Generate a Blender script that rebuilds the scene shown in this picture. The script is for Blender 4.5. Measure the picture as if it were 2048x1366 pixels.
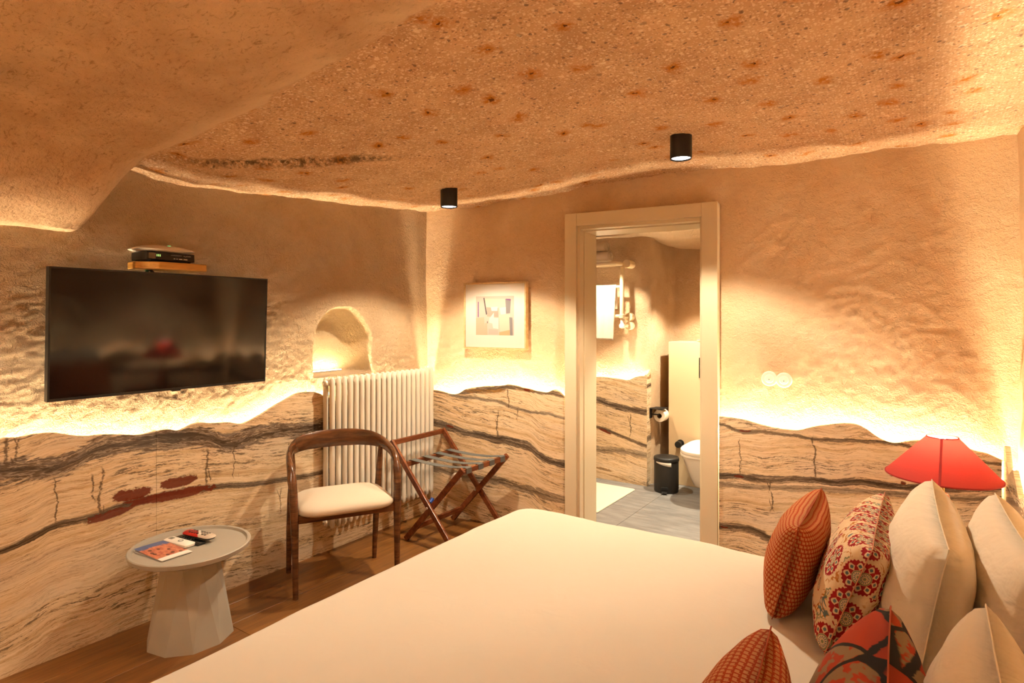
import bpy, math, random
import numpy as np
from mathutils import Vector, Matrix
random.seed(5)
for o in list(bpy.data.objects):
    bpy.data.objects.remove(o)
scene = bpy.context.scene
COL = scene.collection

# ------------------------------------------------------------------ camera
FPX, HOR, CAMH, YAW = 1200.0, 634.0, 1.43, math.radians(34.38)
CAM = np.array([3.002, -3.277, CAMH])
camd = bpy.data.cameras.new('camera')
camd.sensor_width = 36.0
camd.lens = FPX / 2048.0 * 36.0
camd.shift_y = -(683.0 - HOR) / 2048.0
camd.clip_start = 0.02
camo = bpy.data.objects.new('camera', camd)
COL.objects.link(camo)
camo.location = CAM
camo.rotation_euler = (math.pi / 2, 0, YAW)
scene.camera = camo

# ------------------------------------------------------------------ world, exposure, render look
world = bpy.data.worlds.new('world')
scene.world = world
world.use_nodes = True
world.node_tree.nodes['Background'].inputs[0].default_value = (1.0, 0.75, 0.5, 1)
world.node_tree.nodes['Background'].inputs[1].default_value = 0.02
scene.view_settings.view_transform = 'Standard'
scene.view_settings.look = 'None'
scene.view_settings.gamma = 1.0
scene.view_settings.use_curve_mapping = False
scene.view_settings.exposure = 1.50
scene.cycles.use_denoising = True
scene.cycles.use_adaptive_sampling = True
scene.cycles.adaptive_threshold = 0.15
scene.cycles.adaptive_min_samples = 16
scene.cycles.max_bounces = 7
scene.cycles.diffuse_bounces = 5
scene.cycles.glossy_bounces = 4
scene.cycles.transmission_bounces = 6
scene.cycles.caustics_reflective = False
scene.cycles.caustics_refractive = False
scene.cycles.sample_clamp_indirect = 6.0

# light levels (watts / emission strengths) used by the lamp builders below
WARM = (1.0, 0.80, 0.52)
SPOTCOL = (1.0, 0.85, 0.62)
LED_STRENGTH = 265.0
SPOT_W = 50.0
BATH_SPOT_W = 85.0
LAMP_GLOW = 170.0

# ------------------------------------------------------------------ camera ray helpers (to read real positions)
RV = np.array([math.cos(YAW), math.sin(YAW), 0]); FV = np.array([-math.sin(YAW), math.cos(YAW), 0]); UV_ = np.array([0, 0, 1.0])
def ray(px, py): return FV + RV * (px - 1024) / FPX + UV_ * (HOR - py) / FPX
def pz(px, py, z): d = ray(px, py); return CAM + d * ((z - CAMH) / d[2])
def pxx(px, py, x): d = ray(px, py); return CAM + d * ((x - CAM[0]) / d[0])
def pyy(px, py, y): d = ray(px, py); return CAM + d * ((y - CAM[1]) / d[1])
# the door wall is not square to the TV wall: it runs off at 6.6 degrees
BA = math.radians(6.6)
BD = np.array([math.cos(BA), math.sin(BA), 0]); BN = np.array([-math.sin(BA), math.cos(BA), 0])
def pb(px, py, off=0.0):
    d = ray(px, py); s = (off - CAM[:2] @ BN[:2]) / (d @ BN); p = CAM + d * s
    return float(p @ BD), float(p[2])
def bw(t, z, off=0.0):
    """a point of the door wall: t along it, off behind its panel face"""
    p = BD * t + BN * off
    return (p[0], p[1], z)

# ------------------------------------------------------------------ numpy noise
def _h(ix, iy, seed):
    n = (ix.astype(np.int64) * 374761393 + iy.astype(np.int64) * 668265263 + seed * 982451653) & 0x7fffffff
    n = ((n ^ (n >> 13)) * 1274126177) & 0x7fffffff
    n = n ^ (n >> 16)
    return (n & 0xffff) / 65535.0
def vnoise(x, y, seed=0):
    x = np.asarray(x, float); y = np.asarray(y, float)
    ix = np.floor(x); iy = np.floor(y); fx = x - ix; fy = y - iy
    fx = fx * fx * (3 - 2 * fx); fy = fy * fy * (3 - 2 * fy)
    a = _h(ix, iy, seed); b = _h(ix + 1, iy, seed); c = _h(ix, iy + 1, seed); d = _h(ix + 1, iy + 1, seed)
    return (a + (b - a) * fx) * (1 - fy) + (c + (d - c) * fx) * fy - 0.5
def fbm(x, y, seed=0, octv=4, gain=0.5):
    s = 0; a = 1.0; f = 1.0
    for k in range(octv):
        s = s + a * vnoise(np.asarray(x) * f + 13.7 * k, np.asarray(y) * f + 5.1 * k, seed + k * 17); a *= gain; f *= 2.03
    return s
def sstep(a, b, x):
    t = np.clip((np.asarray(x, float) - a) / (b - a), 0, 1); return t * t * (3 - 2 * t)

# ------------------------------------------------------------------ node helpers
class NT:
    def __init__(s, name, rough=0.5, spec=0.5, metal=0.0):
        s.m = bpy.data.materials.new(name); s.m.use_nodes = True
        s.t = s.m.node_tree; s.n = s.t.nodes; s.l = s.t.links
        s.b = s.n['Principled BSDF']
        s.b.inputs['Roughness'].default_value = rough
        s.b.inputs['Specular IOR Level'].default_value = spec
        s.b.inputs['Metallic'].default_value = metal
    def put(s, sock, v):
        if isinstance(v, bpy.types.NodeSocket): s.l.new(v, sock)
        elif isinstance(v, (tuple, list)) and len(v) == 3 and len(sock.default_value) == 4: sock.default_value = (*v, 1)
        else: sock.default_value = v
    def math(s, op, a, b=0.0, c=None, clamp=False):
        n = s.n.new('ShaderNodeMath'); n.operation = op; n.use_clamp = clamp
        s.put(n.inputs[0], a); s.put(n.inputs[1], b)
        if c is not None: s.put(n.inputs[2], c)
        return n.outputs[0]
    def add(s, a, b): return s.math('ADD', a, b)
    def sub(s, a, b): return s.math('SUBTRACT', a, b)
    def mul(s, a, b): return s.math('MULTIPLY', a, b)
    def ss(s, a, b, x, lo=0.0, hi=1.0):
        n = s.n.new('ShaderNodeMapRange'); n.interpolation_type = 'SMOOTHSTEP'
        s.put(n.inputs['Value'], x); n.inputs['From Min'].default_value = a; n.inputs['From Max'].default_value = b
        n.inputs['To Min'].default_value = lo; n.inputs['To Max'].default_value = hi
        return n.outputs['Result']
    def coord(s, kind='Object'):
        return s.n.new('ShaderNodeTexCoord').outputs[kind]
    def sep(s, v):
        n = s.n.new('ShaderNodeSeparateXYZ'); s.put(n.inputs[0], v); return n.outputs[0], n.outputs[1], n.outputs[2]
    def comb(s, x=0.0, y=0.0, z=0.0):
        n = s.n.new('ShaderNodeCombineXYZ'); s.put(n.inputs[0], x); s.put(n.inputs[1], y); s.put(n.inputs[2], z); return n.outputs[0]
    def mapv(s, v, scale=(1, 1, 1), loc=(0, 0, 0), rot=(0, 0, 0)):
        n = s.n.new('ShaderNodeMapping'); s.put(n.inputs[0], v); n.inputs['Scale'].default_value = scale
        n.inputs['Location'].default_value = loc; n.inputs['Rotation'].default_value = rot; return n.outputs[0]
    def noise(s, v, scale=5.0, detail=3.0, rough=0.55, dist=0.0, col=False):
        n = s.n.new('ShaderNodeTexNoise'); s.put(n.inputs['Vector'], v); n.inputs['Scale'].default_value = scale
        n.inputs['Detail'].default_value = detail; n.inputs['Roughness'].default_value = rough; n.inputs['Distortion'].default_value = dist
        return n.outputs['Color' if col else 'Fac']
    def voro(s, v, scale=5.0, feat='F1', out='Distance', rand=1.0, dim='3D'):
        n = s.n.new('ShaderNodeTexVoronoi'); n.voronoi_dimensions = dim; s.put(n.inputs['Vector'], v); n.feature = feat
        n.inputs['Scale'].default_value = scale; n.inputs['Randomness'].default_value = rand
        return n.outputs[out]
    def mix(s, f, a, b, mode='MIX'):
        n = s.n.new('ShaderNodeMix'); n.data_type = 'RGBA'; n.blend_type = mode
        s.put(n.inputs[0], f); s.put(n.inputs[6], a); s.put(n.inputs[7], b); return n.outputs[2]
    def ramp(s, f, stops):
        n = s.n.new('ShaderNodeValToRGB'); s.put(n.inputs[0], f); e = n.color_ramp.elements
        while len(e) > 1: e.remove(e[-1])
        e[0].position = stops[0][0]; e[0].color = (*stops[0][1], 1)
        for p, c in stops[1:]:
            x = e.new(p); x.color = (*c, 1)
        return n.outputs[0]
    def curve(s, x, pts):
        n = s.n.new('ShaderNodeFloatCurve'); cm = n.mapping; cm.use_clip = False; c = cm.curves[0]
        pts = sorted(pts)
        c.points[0].location = pts[0]; c.points[1].location = pts[-1]
        for p in pts[1:-1]: c.points.new(*p)
        cm.update(); s.put(n.inputs['Value'], x); n.inputs['Factor'].default_value = 1.0
        return n.outputs[0]
    def bump(s, h, strength=0.3, dist=0.01, nrm=None):
        n = s.n.new('ShaderNodeBump'); s.put(n.inputs['Height'], h); n.inputs['Strength'].default_value = strength
        n.inputs['Distance'].default_value = dist
        if nrm is not None: s.l.new(nrm, n.inputs['Normal'])
        return n.outputs[0]
    def color(s, c): s.put(s.b.inputs['Base Color'], c); return s
    def normal(s, n): s.l.new(n, s.b.inputs['Normal']); return s
def plain(name, c, rough=0.5, spec=0.5, metal=0.0, vary=0.0, scale=20.0, bump=0.0, bscale=200.0):
    t = NT(name, rough, spec, metal)
    if vary > 0:
        v = t.noise(t.coord(), scale, 3)
        t.color(t.mix(v, tuple(x * (1 - vary) for x in c), tuple(min(1, x * (1 + vary)) for x in c)))
    else: t.color(c)
    if bump > 0: t.normal(t.bump(t.noise(t.coord(), bscale, 2), bump, 0.002))
    return t.m
def emit(name, c, strength):
    t = NT(name); t.color((0.8, 0.8, 0.8)); t.put(t.b.inputs['Emission Color'], c); t.b.inputs['Emission Strength'].default_value = strength
    return t.m

# ------------------------------------------------------------------ mesh builder
class MB:
    def __init__(s): s.v = []; s.f = []; s.mi = []; s.uv = None; s.cur = 0
    def poly(s, pts):
        b = len(s.v); s.v += [tuple(map(float, p)) for p in pts]; s.f.append(tuple(range(b, b + len(pts)))); s.mi.append(s.cur); return s
    def raw(s, vs, fs):
        b = len(s.v); s.v += [tuple(map(float, p)) for p in vs]
        for f in fs: s.f.append(tuple(b + i for i in f)); s.mi.append(s.cur)
        return s
    def box(s, lo, hi, M=None):
        x0, y0, z0 = lo; x1, y1, z1 = hi
        vs = [(x0, y0, z0), (x1, y0, z0), (x1, y1, z0), (x0, y1, z0), (x0, y0, z1), (x1, y0, z1), (x1, y1, z1), (x0, y1, z1)]
        if M is not None: vs = [tuple(M @ Vector(p)) for p in vs]
        return s.raw(vs, [(0, 3, 2, 1), (4, 5, 6, 7), (0, 1, 5, 4), (1, 2, 6, 5), (2, 3, 7, 6), (3, 0, 4, 7)])
    def bar(s, p, q, w, h, up=(0, 0, 1)):
        p = Vector(p); q = Vector(q); d = (q - p); L = d.length; d.normalize(); u = Vector(up)
        r = d.cross(u); r.normalize(); u2 = r.cross(d)
        M = Matrix(((r.x, d.x, u2.x, p.x), (r.y, d.y, u2.y, p.y), (r.z, d.z, u2.z, p.z), (0, 0, 0, 1)))
        return s.box((-w / 2, 0, -h / 2), (w / 2, L, h / 2), M)
    def loft(s, rings, cap0=True, cap1=True, closed=True):
        n = len(rings[0]); b = len(s.v)
        for r in rings: s.v += [tuple(map(float, p)) for p in r]
        for i in range(len(rings) - 1):
            for j in range(n if closed else n - 1):
                k = (j + 1) % n
                s.f.append((b + i * n + j, b + i * n + k, b + (i + 1) * n + k, b + (i + 1) * n + j)); s.mi.append(s.cur)
        if cap0: s.f.append(tuple(b + j for j in range(n))[::-1]); s.mi.append(s.cur)
        if cap1: s.f.append(tuple(b + (len(rings) - 1) * n + j for j in range(n))); s.mi.append(s.cur)
        return s
    def lathe(s, prof, c=(0, 0, 0), n=32, cap0=True, cap1=True):
        rings = [[(c[0] + r * math.cos(2 * math.pi * k / n), c[1] + r * math.sin(2 * math.pi * k / n), c[2] + z) for k in range(n)] for r, z in prof]
        return s.loft(rings, cap0, cap1)
    def cyl(s, p, q, r0, r1=None, n=16, cap=True):
        r1 = r0 if r1 is None else r1
        return s.tube([p, q], [r0, r1], n, cap)
    def tube(s, path, rad, n=12, cap=True, flat=None, up=None):
        """round (or, with flat = list of (rx, rz), oval) tube along path"""
        P = [Vector(p) for p in path]; N = len(P); rings = []
        if not isinstance(rad, (list, tuple)): rad = [rad] * N
        prev = None
        for i in range(N):
            d = (P[min(i + 1, N - 1)] - P[max(i - 1, 0)]).normalized()
            if up is not None: u = Vector(up[i] if isinstance(up, list) else up)
            elif prev is None: u = Vector((0, 0, 1)) if abs(d.z) < 0.9 else Vector((1, 0, 0))
            else: u = prev
            r = d.cross(u).normalized(); u2 = r.cross(d).normalized(); prev = u2
            ra, rb = (rad[i], rad[i]) if flat is None else flat[i]
            rings.append([tuple(P[i] + r * (ra * math.cos(2 * math.pi * k / n)) + u2 * (rb * math.sin(2 * math.pi * k / n))) for k in range(n)])
        return s.loft(rings, cap, cap)
    def build(s, name, mat, parent=None, smooth=False, bevel=0.0, segs=2, angle=40, sub=0):
        me = bpy.data.meshes.new(name); me.from_pydata(s.v, [], s.f)
        mats = mat if isinstance(mat, (list, tuple)) else [mat]
        for m in mats: me.materials.append(m)
        if len(mats) > 1: me.polygons.foreach_set('material_index', s.mi)
        if s.uv is not None:
            ul = me.uv_layers.new(name='UVMap')
            vi = np.zeros(len(me.loops), int); me.loops.foreach_get('vertex_index', vi)
            ul.data.foreach_set('uv', np.asarray(s.uv, float)[vi].ravel())
        me.validate(); me.update()
        o = bpy.data.objects.new(name, me); COL.objects.link(o)
        if parent is not None: o.parent = parent; o.matrix_parent_inverse = parent.matrix_world.inverted()
        import bmesh
        bm = bmesh.new(); bm.from_mesh(me); bmesh.ops.recalc_face_normals(bm, faces=bm.faces); bm.to_mesh(me); bm.free()
        if smooth:
            for p in me.polygons: p.use_smooth = True
            if angle < 180:
                try: me.set_sharp_from_angle(angle=math.radians(angle))
                except Exception: pass
        if bevel > 0:
            md = o.modifiers.new('bevel', 'BEVEL'); md.width = bevel; md.segments = segs; md.limit_method = 'ANGLE'; md.angle_limit = math.radians(35)
        if sub: md = o.modifiers.new('sub', 'SUBSURF'); md.levels = sub; md.render_levels = sub
        return o
def grid_mesh(name, P, mat, parent=None, skip=None, flip=False, smooth=True):
    """P: (ny, nx, 3) array -> one mesh of quads; skip: boolean (ny-1, nx-1) of quads to leave out"""
    ny, nx, _ = P.shape
    idx = np.arange(ny * nx).reshape(ny, nx)
    q = np.stack([idx[:-1, :-1], idx[:-1, 1:], idx[1:, 1:], idx[1:, :-1]], -1)
    if flip: q = q[..., ::-1]
    keep = np.ones((ny - 1, nx - 1), bool) if skip is None else ~skip
    q = q[keep]
    me = bpy.data.meshes.new(name); me.from_pydata(P.reshape(-1, 3).tolist(), [], q.tolist())
    me.materials.append(mat); me.update()
    if smooth: me.polygons.foreach_set('use_smooth', np.ones(len(me.polygons), bool))
    o = bpy.data.objects.new(name, me); COL.objects.link(o)
    if parent is not None: o.parent = parent
    return o
def tag(o, label=None, cat=None, group=None, kind=None):
    if label: o['label'] = label
    if cat: o['category'] = cat
    if group: o['group'] = group
    if kind: o['kind'] = kind
    return o
def thing(name, loc, label, cat, group=None):
    o = bpy.data.objects.new(name, None); COL.objects.link(o); o.location = loc; o.empty_display_size = 0.05
    bpy.context.view_layer.update()
    return tag(o, label, cat, group)
def rrect(hx, hy, r, n=8):
    """rounded rectangle outline, counter-clockwise"""
    r = max(min(r, hx - 1e-4, hy - 1e-4), 1e-4); out = []
    for cx, cy, a0 in ((hx - r, hy - r, 0), (-hx + r, hy - r, 90), (-hx + r, -hy + r, 180), (hx - r, -hy + r, 270)):
        for k in range(n + 1):
            a = math.radians(a0 + 90 * k / n); out.append((cx + r * math.cos(a), cy + r * math.sin(a)))
    return out
def densify(poly, step):
    out = []
    for i in range(len(poly)):
        a = np.array(poly[i]); b = np.array(poly[(i + 1) % len(poly)]); n = max(1, int(np.linalg.norm(b - a) / step))
        for k in range(n): out.append(tuple(a + (b - a) * k / n))
    return out

# ================================================================== MATERIALS OF THE SHELL
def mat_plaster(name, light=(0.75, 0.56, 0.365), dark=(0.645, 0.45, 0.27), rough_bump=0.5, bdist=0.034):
    t = NT(name, 0.92, 0.15); c = t.coord()
    n1 = t.noise(c, 1.7, 5, 0.62, 0.4); n2 = t.noise(c, 9, 4, 0.6); n3 = t.noise(c, 70, 3, 0.6)
    base = t.mix(t.ss(0.35, 0.68, n1), dark, light)
    base = t.mix(t.ss(0.55, 0.75, n2, 0, 0.35), base, (0.66, 0.50, 0.37))
    pits = t.ss(0.64, 0.74, n3)
    base = t.mix(t.mul(pits, 0.35), base, (0.26, 0.17, 0.10))
    t.color(base)
    fine = t.noise(t.mapv(c, (1, 1, 1.25)), 150, 3, 0.65, 0.3); med = t.noise(c, 48, 4, 0.6, 0.35)
    h = t.add(t.mul(fine, 0.6), med)
    t.normal(t.bump(h, rough_bump, bdist)); return t.m
PLASTER = mat_plaster('wall_plaster')
PLASTER_ROUGH = mat_plaster('rough_trowelled_plaster', (0.76, 0.57, 0.365), (0.66, 0.465, 0.28), 1.0, 0.036)
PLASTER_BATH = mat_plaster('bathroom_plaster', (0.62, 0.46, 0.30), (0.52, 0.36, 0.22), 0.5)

def mat_ceiling():
    t = NT('tuff_ceiling', 0.95, 0.1); c = t.coord(); x, y, z = t.sep(c)
    wob = t.noise(c, 2.2, 4, 0.6)
    # tuff (rough volcanic stone) in front of y = -2.05, smooth plaster behind it
    e = t.add(y, t.mul(t.sub(wob, 0.5), 0.32))
    tuff = t.ss(-2.075, -2.045, e)
    edge = t.mul(t.ss(-2.20, -2.08, e), t.sub(1.0, tuff))
    edge = t.mul(edge, t.ss(0.40, 0.5, t.noise(c, 3.1, 2)))
    pn = t.noise(c, 2.3, 5, 0.65, 0.5)
    pcol = t.mix(t.ss(0.33, 0.7, pn), (0.53, 0.35, 0.205), (0.70, 0.50, 0.31))
    scr = t.noise(t.mapv(c, (4, 9, 4), rot=(0, 0, 0.5)), 6, 4, 0.7, 1.2)
    pcol = t.mix(t.ss(0.54, 0.70, scr, 0, 0.6), pcol, (0.25, 0.145, 0.07))
    pcol = t.mix(t.ss(0.60, 0.70, t.noise(c, 85, 3, 0.65), 0, 0.5), pcol, (0.24, 0.14, 0.07))
    pcol = t.mix(t.mul(edge, 0.75), pcol, (0.76, 0.57, 0.37))
    tn = t.noise(c, 5, 4, 0.6)
    tcol = t.mix(t.ss(0.3, 0.7, tn), (0.55, 0.345, 0.195), (0.69, 0.46, 0.27))
    grit = t.noise(c, 120, 2, 0.7)
    tcol = t.mix(t.ss(0.58, 0.75, grit, 0, 0.5), tcol, (0.27, 0.15, 0.075))
    # pale and dark chips of stone in the tuff
    dis = t.n.new('ShaderNodeVectorMath'); dis.operation = 'ADD'; t.put(dis.inputs[0], c)
    t.put(dis.inputs[1], t.mapv(t.noise(c, 60, 2, 0.6, 0, True), (0.014, 0.014, 0.014))); cw = dis.outputs[0]
    chips = 0.0
    for sc_, thr, rad_, amt, colr in ((100, 0.45, 0.36, 0.55, (0.88, 0.72, 0.50)), (56, 0.66, 0.36, 0.62, (0.90, 0.75, 0.54)), (26, 0.90, 0.28, 0.7, (0.90, 0.76, 0.56)), (75, 0.78, 0.34, 0.65, (0.24, 0.14, 0.085)), (36, 0.90, 0.28, 0.75, (0.17, 0.11, 0.085)), (15, 0.95, 0.18, 0.6, (0.18, 0.12, 0.09))):
        dd_ = t.voro(cw, sc_, dim='2D'); rr2, gg2, _ = t.sep(dd_.node.outputs['Color'])
        k_ = t.mul(t.ss(rad_, rad_ * 0.6, dd_), t.ss(thr, thr + 0.05, rr2)); tcol = t.mix(t.mul(k_, amt), tcol, colr); chips = t.add(k_, chips)
    # ochre stains
    wv = t.n.new('ShaderNodeVectorMath'); wv.operation = 'ADD'; t.put(wv.inputs[0], c)
    t.put(wv.inputs[1], t.mapv(t.noise(c, 16, 4, 0.65, 0, True), (0.09, 0.09, 0.09)))
    d3 = t.voro(wv.outputs[0], 4.6, dim='2D'); c3 = d3.node.outputs['Color']; r3, g3, _ = t.sep(c3)
    st = t.mul(t.ss(0.25, 0.03, d3), t.ss(0.40, 0.55, t.add(r3, t.mul(x, 0.05))))
    st = t.mul(st, t.ss(0.30, 0.55, t.noise(c, 55, 3, 0.65)))
    tcol = t.mix(t.mul(st, 0.95), tcol, (0.50, 0.19, 0.02))
    core = t.mul(t.ss(0.045, 0.02, d3), t.ss(0.72, 0.78, r3))
    tcol = t.mix(core, tcol, (0.12, 0.04, 0.015))
    # dark broken band along the old ledge
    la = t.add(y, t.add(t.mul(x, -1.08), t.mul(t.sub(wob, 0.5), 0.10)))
    dark_band = t.mul(t.ss(0.075, 0.0, t.math('ABSOLUTE', t.add(la, 2.28))), t.mul(t.ss(0.20, 0.5, x), t.ss(1.05, 0.85, x)))
    dark_band = t.mul(dark_band, t.ss(0.38, 0.58, t.noise(c, 34, 4, 0.7)))
    tcol = t.mix(t.mul(dark_band, 0.9), tcol, (0.075, 0.045, 0.025))
    t.color(t.mix(tuff, pcol, tcol))
    hp = t.add(t.mul(t.noise(c, 55, 4, 0.65, 0.5), 0.9), t.mul(t.noise(c, 14, 3), 0.9))
    ht = t.add(t.mul(grit, 0.35), t.noise(c, 38, 4, 0.65))
    mixh = t.n.new('ShaderNodeMix'); t.put(mixh.inputs[0], tuff); t.put(mixh.inputs[2], hp); t.put(mixh.inputs[3], ht)
    t.normal(t.bump(mixh.outputs[0], 0.8, 0.016)); return t.m

def mat_marble(name, LU, strata, veins=(), reds=(), cracks=(), ochre=(), seed=0.0, tint=(1, 1, 1)):
    """polished banded travertine. UV = metres along the wall and up it.
    strata: [(u, z)] the lie of the beds; veins: (points, half thickness, strength, greyness);
    reds / ochre: (u, z, half length, half height, slope); cracks: (u, z0, z1, half width)"""
    ZN = 1.3
    t = NT(name, 0.16, 0.5); uv = t.coord('UV'); u, z, _ = t.sep(uv)
    un = t.mul(u, 1.0 / LU)
    def cv(pts): return t.mul(t.curve(un, [(min(max(a / LU, 0), 1), b / ZN) for a, b in pts]), ZN)
    us = t.add(u, seed)
    v2 = t.comb(us, z, seed)
    n_lo = t.sub(t.noise(t.mapv(v2, (1.6, 3.0, 1)), 1.4, 3, 0.5), 0.5)
    n_md = t.sub(t.noise(t.mapv(v2, (7.0, 12.0, 1)), 1.5, 4, 0.6), 0.5)
    n_hi = t.sub(t.noise(t.mapv(v2, (34.0, 60.0, 1)), 1.5, 3, 0.6), 0.5)
    warp = t.add(t.mul(n_lo, 0.03), t.add(t.mul(n_md, 0.018), t.mul(n_hi, 0.010)))
    zw = t.add(z, warp)
    w = t.sub(zw, cv(strata))
    def beds(fu, fw, det=3, rough=0.6, off=0.0):
        return t.noise(t.comb(t.add(t.mul(us, fu), off), t.mul(w, fw), seed), 1.0, det, rough)
    b1 = beds(1.2, 26, 4, 0.65); b2 = beds(3.0, 95, 4, 0.7, 7.0); b3 = beds(12.0, 260, 4, 0.65, 3.0); b4 = beds(11.0, 120, 4, 0.7, 11.0)
    tc = lambda c: tuple(min(0.85, 1.15 * a * b) for a, b in zip(c, tint))
    col = t.ramp(b1, [(0.28, tc((0.40, 0.255, 0.13))), (0.42, tc((0.56, 0.41, 0.24))), (0.55, tc((0.66, 0.52, 0.345))), (0.68, tc((0.52, 0.36, 0.20)))])
    col = t.mix(t.ss(0.50, 0.66, b2, 0, 0.55), col, tc((0.70, 0.56, 0.385)))
    col = t.mix(t.ss(0.51, 0.66, b3, 0, 0.75), col, tc((0.30, 0.175, 0.08)))
    gz = t.ss(0.50, 0.66, t.noise(t.comb(t.mul(us, 1.4), t.mul(w, 7.0), seed + 9.0), 1.0, 3, 0.6))
    col = t.mix(t.mul(gz, 0.40), col, tc((0.56, 0.47, 0.37)))
    # short dark dashes lying in the beds
    rgn = t.ss(0.42, 0.60, t.noise(t.comb(t.mul(us, 1.1), t.mul(w, 9.0), seed + 3.0), 1.0, 2))
    dash = t.mul(t.ss(0.545, 0.59, b4), rgn)
    col = t.mix(t.mul(dash, 0.8), col, (0.085, 0.055, 0.035))
    lin = t.mul(t.ss(0.016, 0.004, t.math('ABSOLUTE', t.sub(b2, 0.43))), t.ss(0.46, 0.56, beds(2.6, 14, 2, 0.5, 21.0)))
    col = t.mix(t.mul(lin, 0.85), col, (0.10, 0.06, 0.035))
    for k, (pts, th, stren, grey) in enumerate(veins):
        d = t.math('DIVIDE', t.sub(t.add(z, t.mul(warp, 0.9)), cv(pts)), th)
        ad = t.math('ABSOLUTE', d)
        ragged = t.add(ad, t.mul(t.sub(beds(5.0, 60, 4, 0.65, 31.0 + k), 0.5), 2.4))
        band = t.ss(1.02, 0.84, ragged)
        st = t.noise(t.comb(t.mul(us, 4.0), t.mul(d, 1.7), 40.0 + 7 * k + seed), 1.0, 4, 0.62, 0.3)
        gcol = t.ramp(st, [(0.30, (0.04, 0.026, 0.017)), (0.40, (0.10, 0.065, 0.042)), (0.44, (0.42, 0.34, 0.26)), (0.47, (0.07, 0.045, 0.03)), (0.52, (0.13, 0.09, 0.062)), (0.545, (0.50, 0.41, 0.31)), (0.57, (0.06, 0.04, 0.027)), (0.64, (0.26, 0.21, 0.17)), (0.70, (0.05, 0.033, 0.022))])
        bcol = t.ramp(st, [(0.32, (0.035, 0.021, 0.012)), (0.48, (0.085, 0.05, 0.026)), (0.55, (0.34, 0.23, 0.13)), (0.59, (0.05, 0.03, 0.017)), (0.70, (0.12, 0.07, 0.04))])
        col = t.mix(t.mul(band, stren), col, t.mix(grey, bcol, gcol))
        core = t.ss(0.30, 0.08, t.math('ABSOLUTE', t.add(d, t.mul(t.sub(st, 0.5), 2.2))))
        col = t.mix(t.mul(core, 0.8 * stren), col, (0.045, 0.028, 0.018))
    for k, (cu, cz, hl, hh, sl) in enumerate(ochre):
        du = t.math('DIVIDE', t.sub(u, cu), hl); dz = t.math('DIVIDE', t.sub(t.sub(zw, cz), t.mul(t.sub(u, cu), sl)), hh)
        r = t.add(t.add(t.mul(du, du), t.mul(dz, dz)), t.mul(n_md, 3.0))
        col = t.mix(t.mul(t.ss(1.2, 0.7, r), 0.75), col, t.mix(t.ss(0.4, 0.6, b4), (0.33, 0.15, 0.025), (0.10, 0.055, 0.02)))
    for k, (cu, cz, hl, hh, sl) in enumerate(reds):
        du = t.math('DIVIDE', t.sub(u, cu), hl); dz = t.math('DIVIDE', t.sub(t.sub(zw, cz), t.mul(t.sub(u, cu), sl)), hh)
        r = t.add(t.add(t.math('POWER', t.math('ABSOLUTE', du), 3.0), t.mul(dz, dz)), t.add(t.mul(n_md, 3.2), t.mul(n_hi, 2.6)))
        rim = t.mul(t.ss(1.45, 1.25, r), t.ss(0.9, 1.05, r))
        col = t.mix(t.mul(rim, 0.5), col, (0.10, 0.06, 0.03))
        rc = t.mix(t.noise(v2, 60, 3), (0.10, 0.012, 0.006), (0.185, 0.030, 0.012))
        col = t.mix(t.mul(t.ss(1.08, 0.98, r), 0.95), col, rc)
    for k, (cu, z0, z1, hw) in enumerate(cracks):
        wig = t.mul(t.sub(t.noise(t.comb(cu * 9.0, t.mul(z, 11.0), seed + k), 1.0, 5, 0.6), 0.5), 0.07)
        d = t.math('ABSOLUTE', t.add(t.sub(u, cu), wig))
        d2_ = t.math('ABSOLUTE', t.add(t.add(t.sub(u, cu + 0.012), t.mul(t.sub(z, z0), 0.22)), t.mul(wig, -0.8)))
        d = t.math('MINIMUM', d, t.add(t.mul(d2_, 1.6), t.ss(0.35, 0.65, t.noise(t.comb(cu * 7.0, t.mul(z, 14.0), seed), 1.0, 1), 0.0, hw * 3.0)))
        m = t.ss(hw * 1.3, hw * 0.35, t.add(d, t.mul(n_hi, hw * 2.5)))
        m = t.mul(m, t.mul(t.ss(z0 - 0.02, z0 + 0.01, z), t.ss(z1 + 0.02, z1 - 0.01, z)))
        m = t.mul(m, t.ss(0.30, 0.45, t.noise(v2, 50, 2)))
        col = t.mix(t.mul(m, 0.85), col, (0.09, 0.055, 0.032))
    t.color(col)
    return t.m

WOODS = []
def mat_wood(name, c0, c1, rough=0.4, grain=(3.0, 40.0, 40.0), spec=0.5, rot=(0, 0, 0)):
    t = NT(name, rough, spec); c = t.mapv(t.coord(), grain, rot=rot)
    n = t.noise(c, 1.0, 5, 0.65, 0.6); n2 = t.noise(t.mapv(t.coord(), tuple(g * 3 for g in grain), rot=rot), 1.0, 2, 0.6)
    col = t.mix(t.ss(0.3, 0.7, n), c0, c1)
    col = t.mix(t.ss(0.55, 0.75, n2, 0, 0.45), col, tuple(x * 0.5 for x in c0))
    t.color(col); t.normal(t.bump(n2, 0.08, 0.002)); return t.m
DOORPAINT = plain('cream_door_lacquer', (0.64, 0.54, 0.37), 0.35, 0.4)
LED = emit('warm_led_tape', WARM, LED_STRENGTH)

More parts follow.
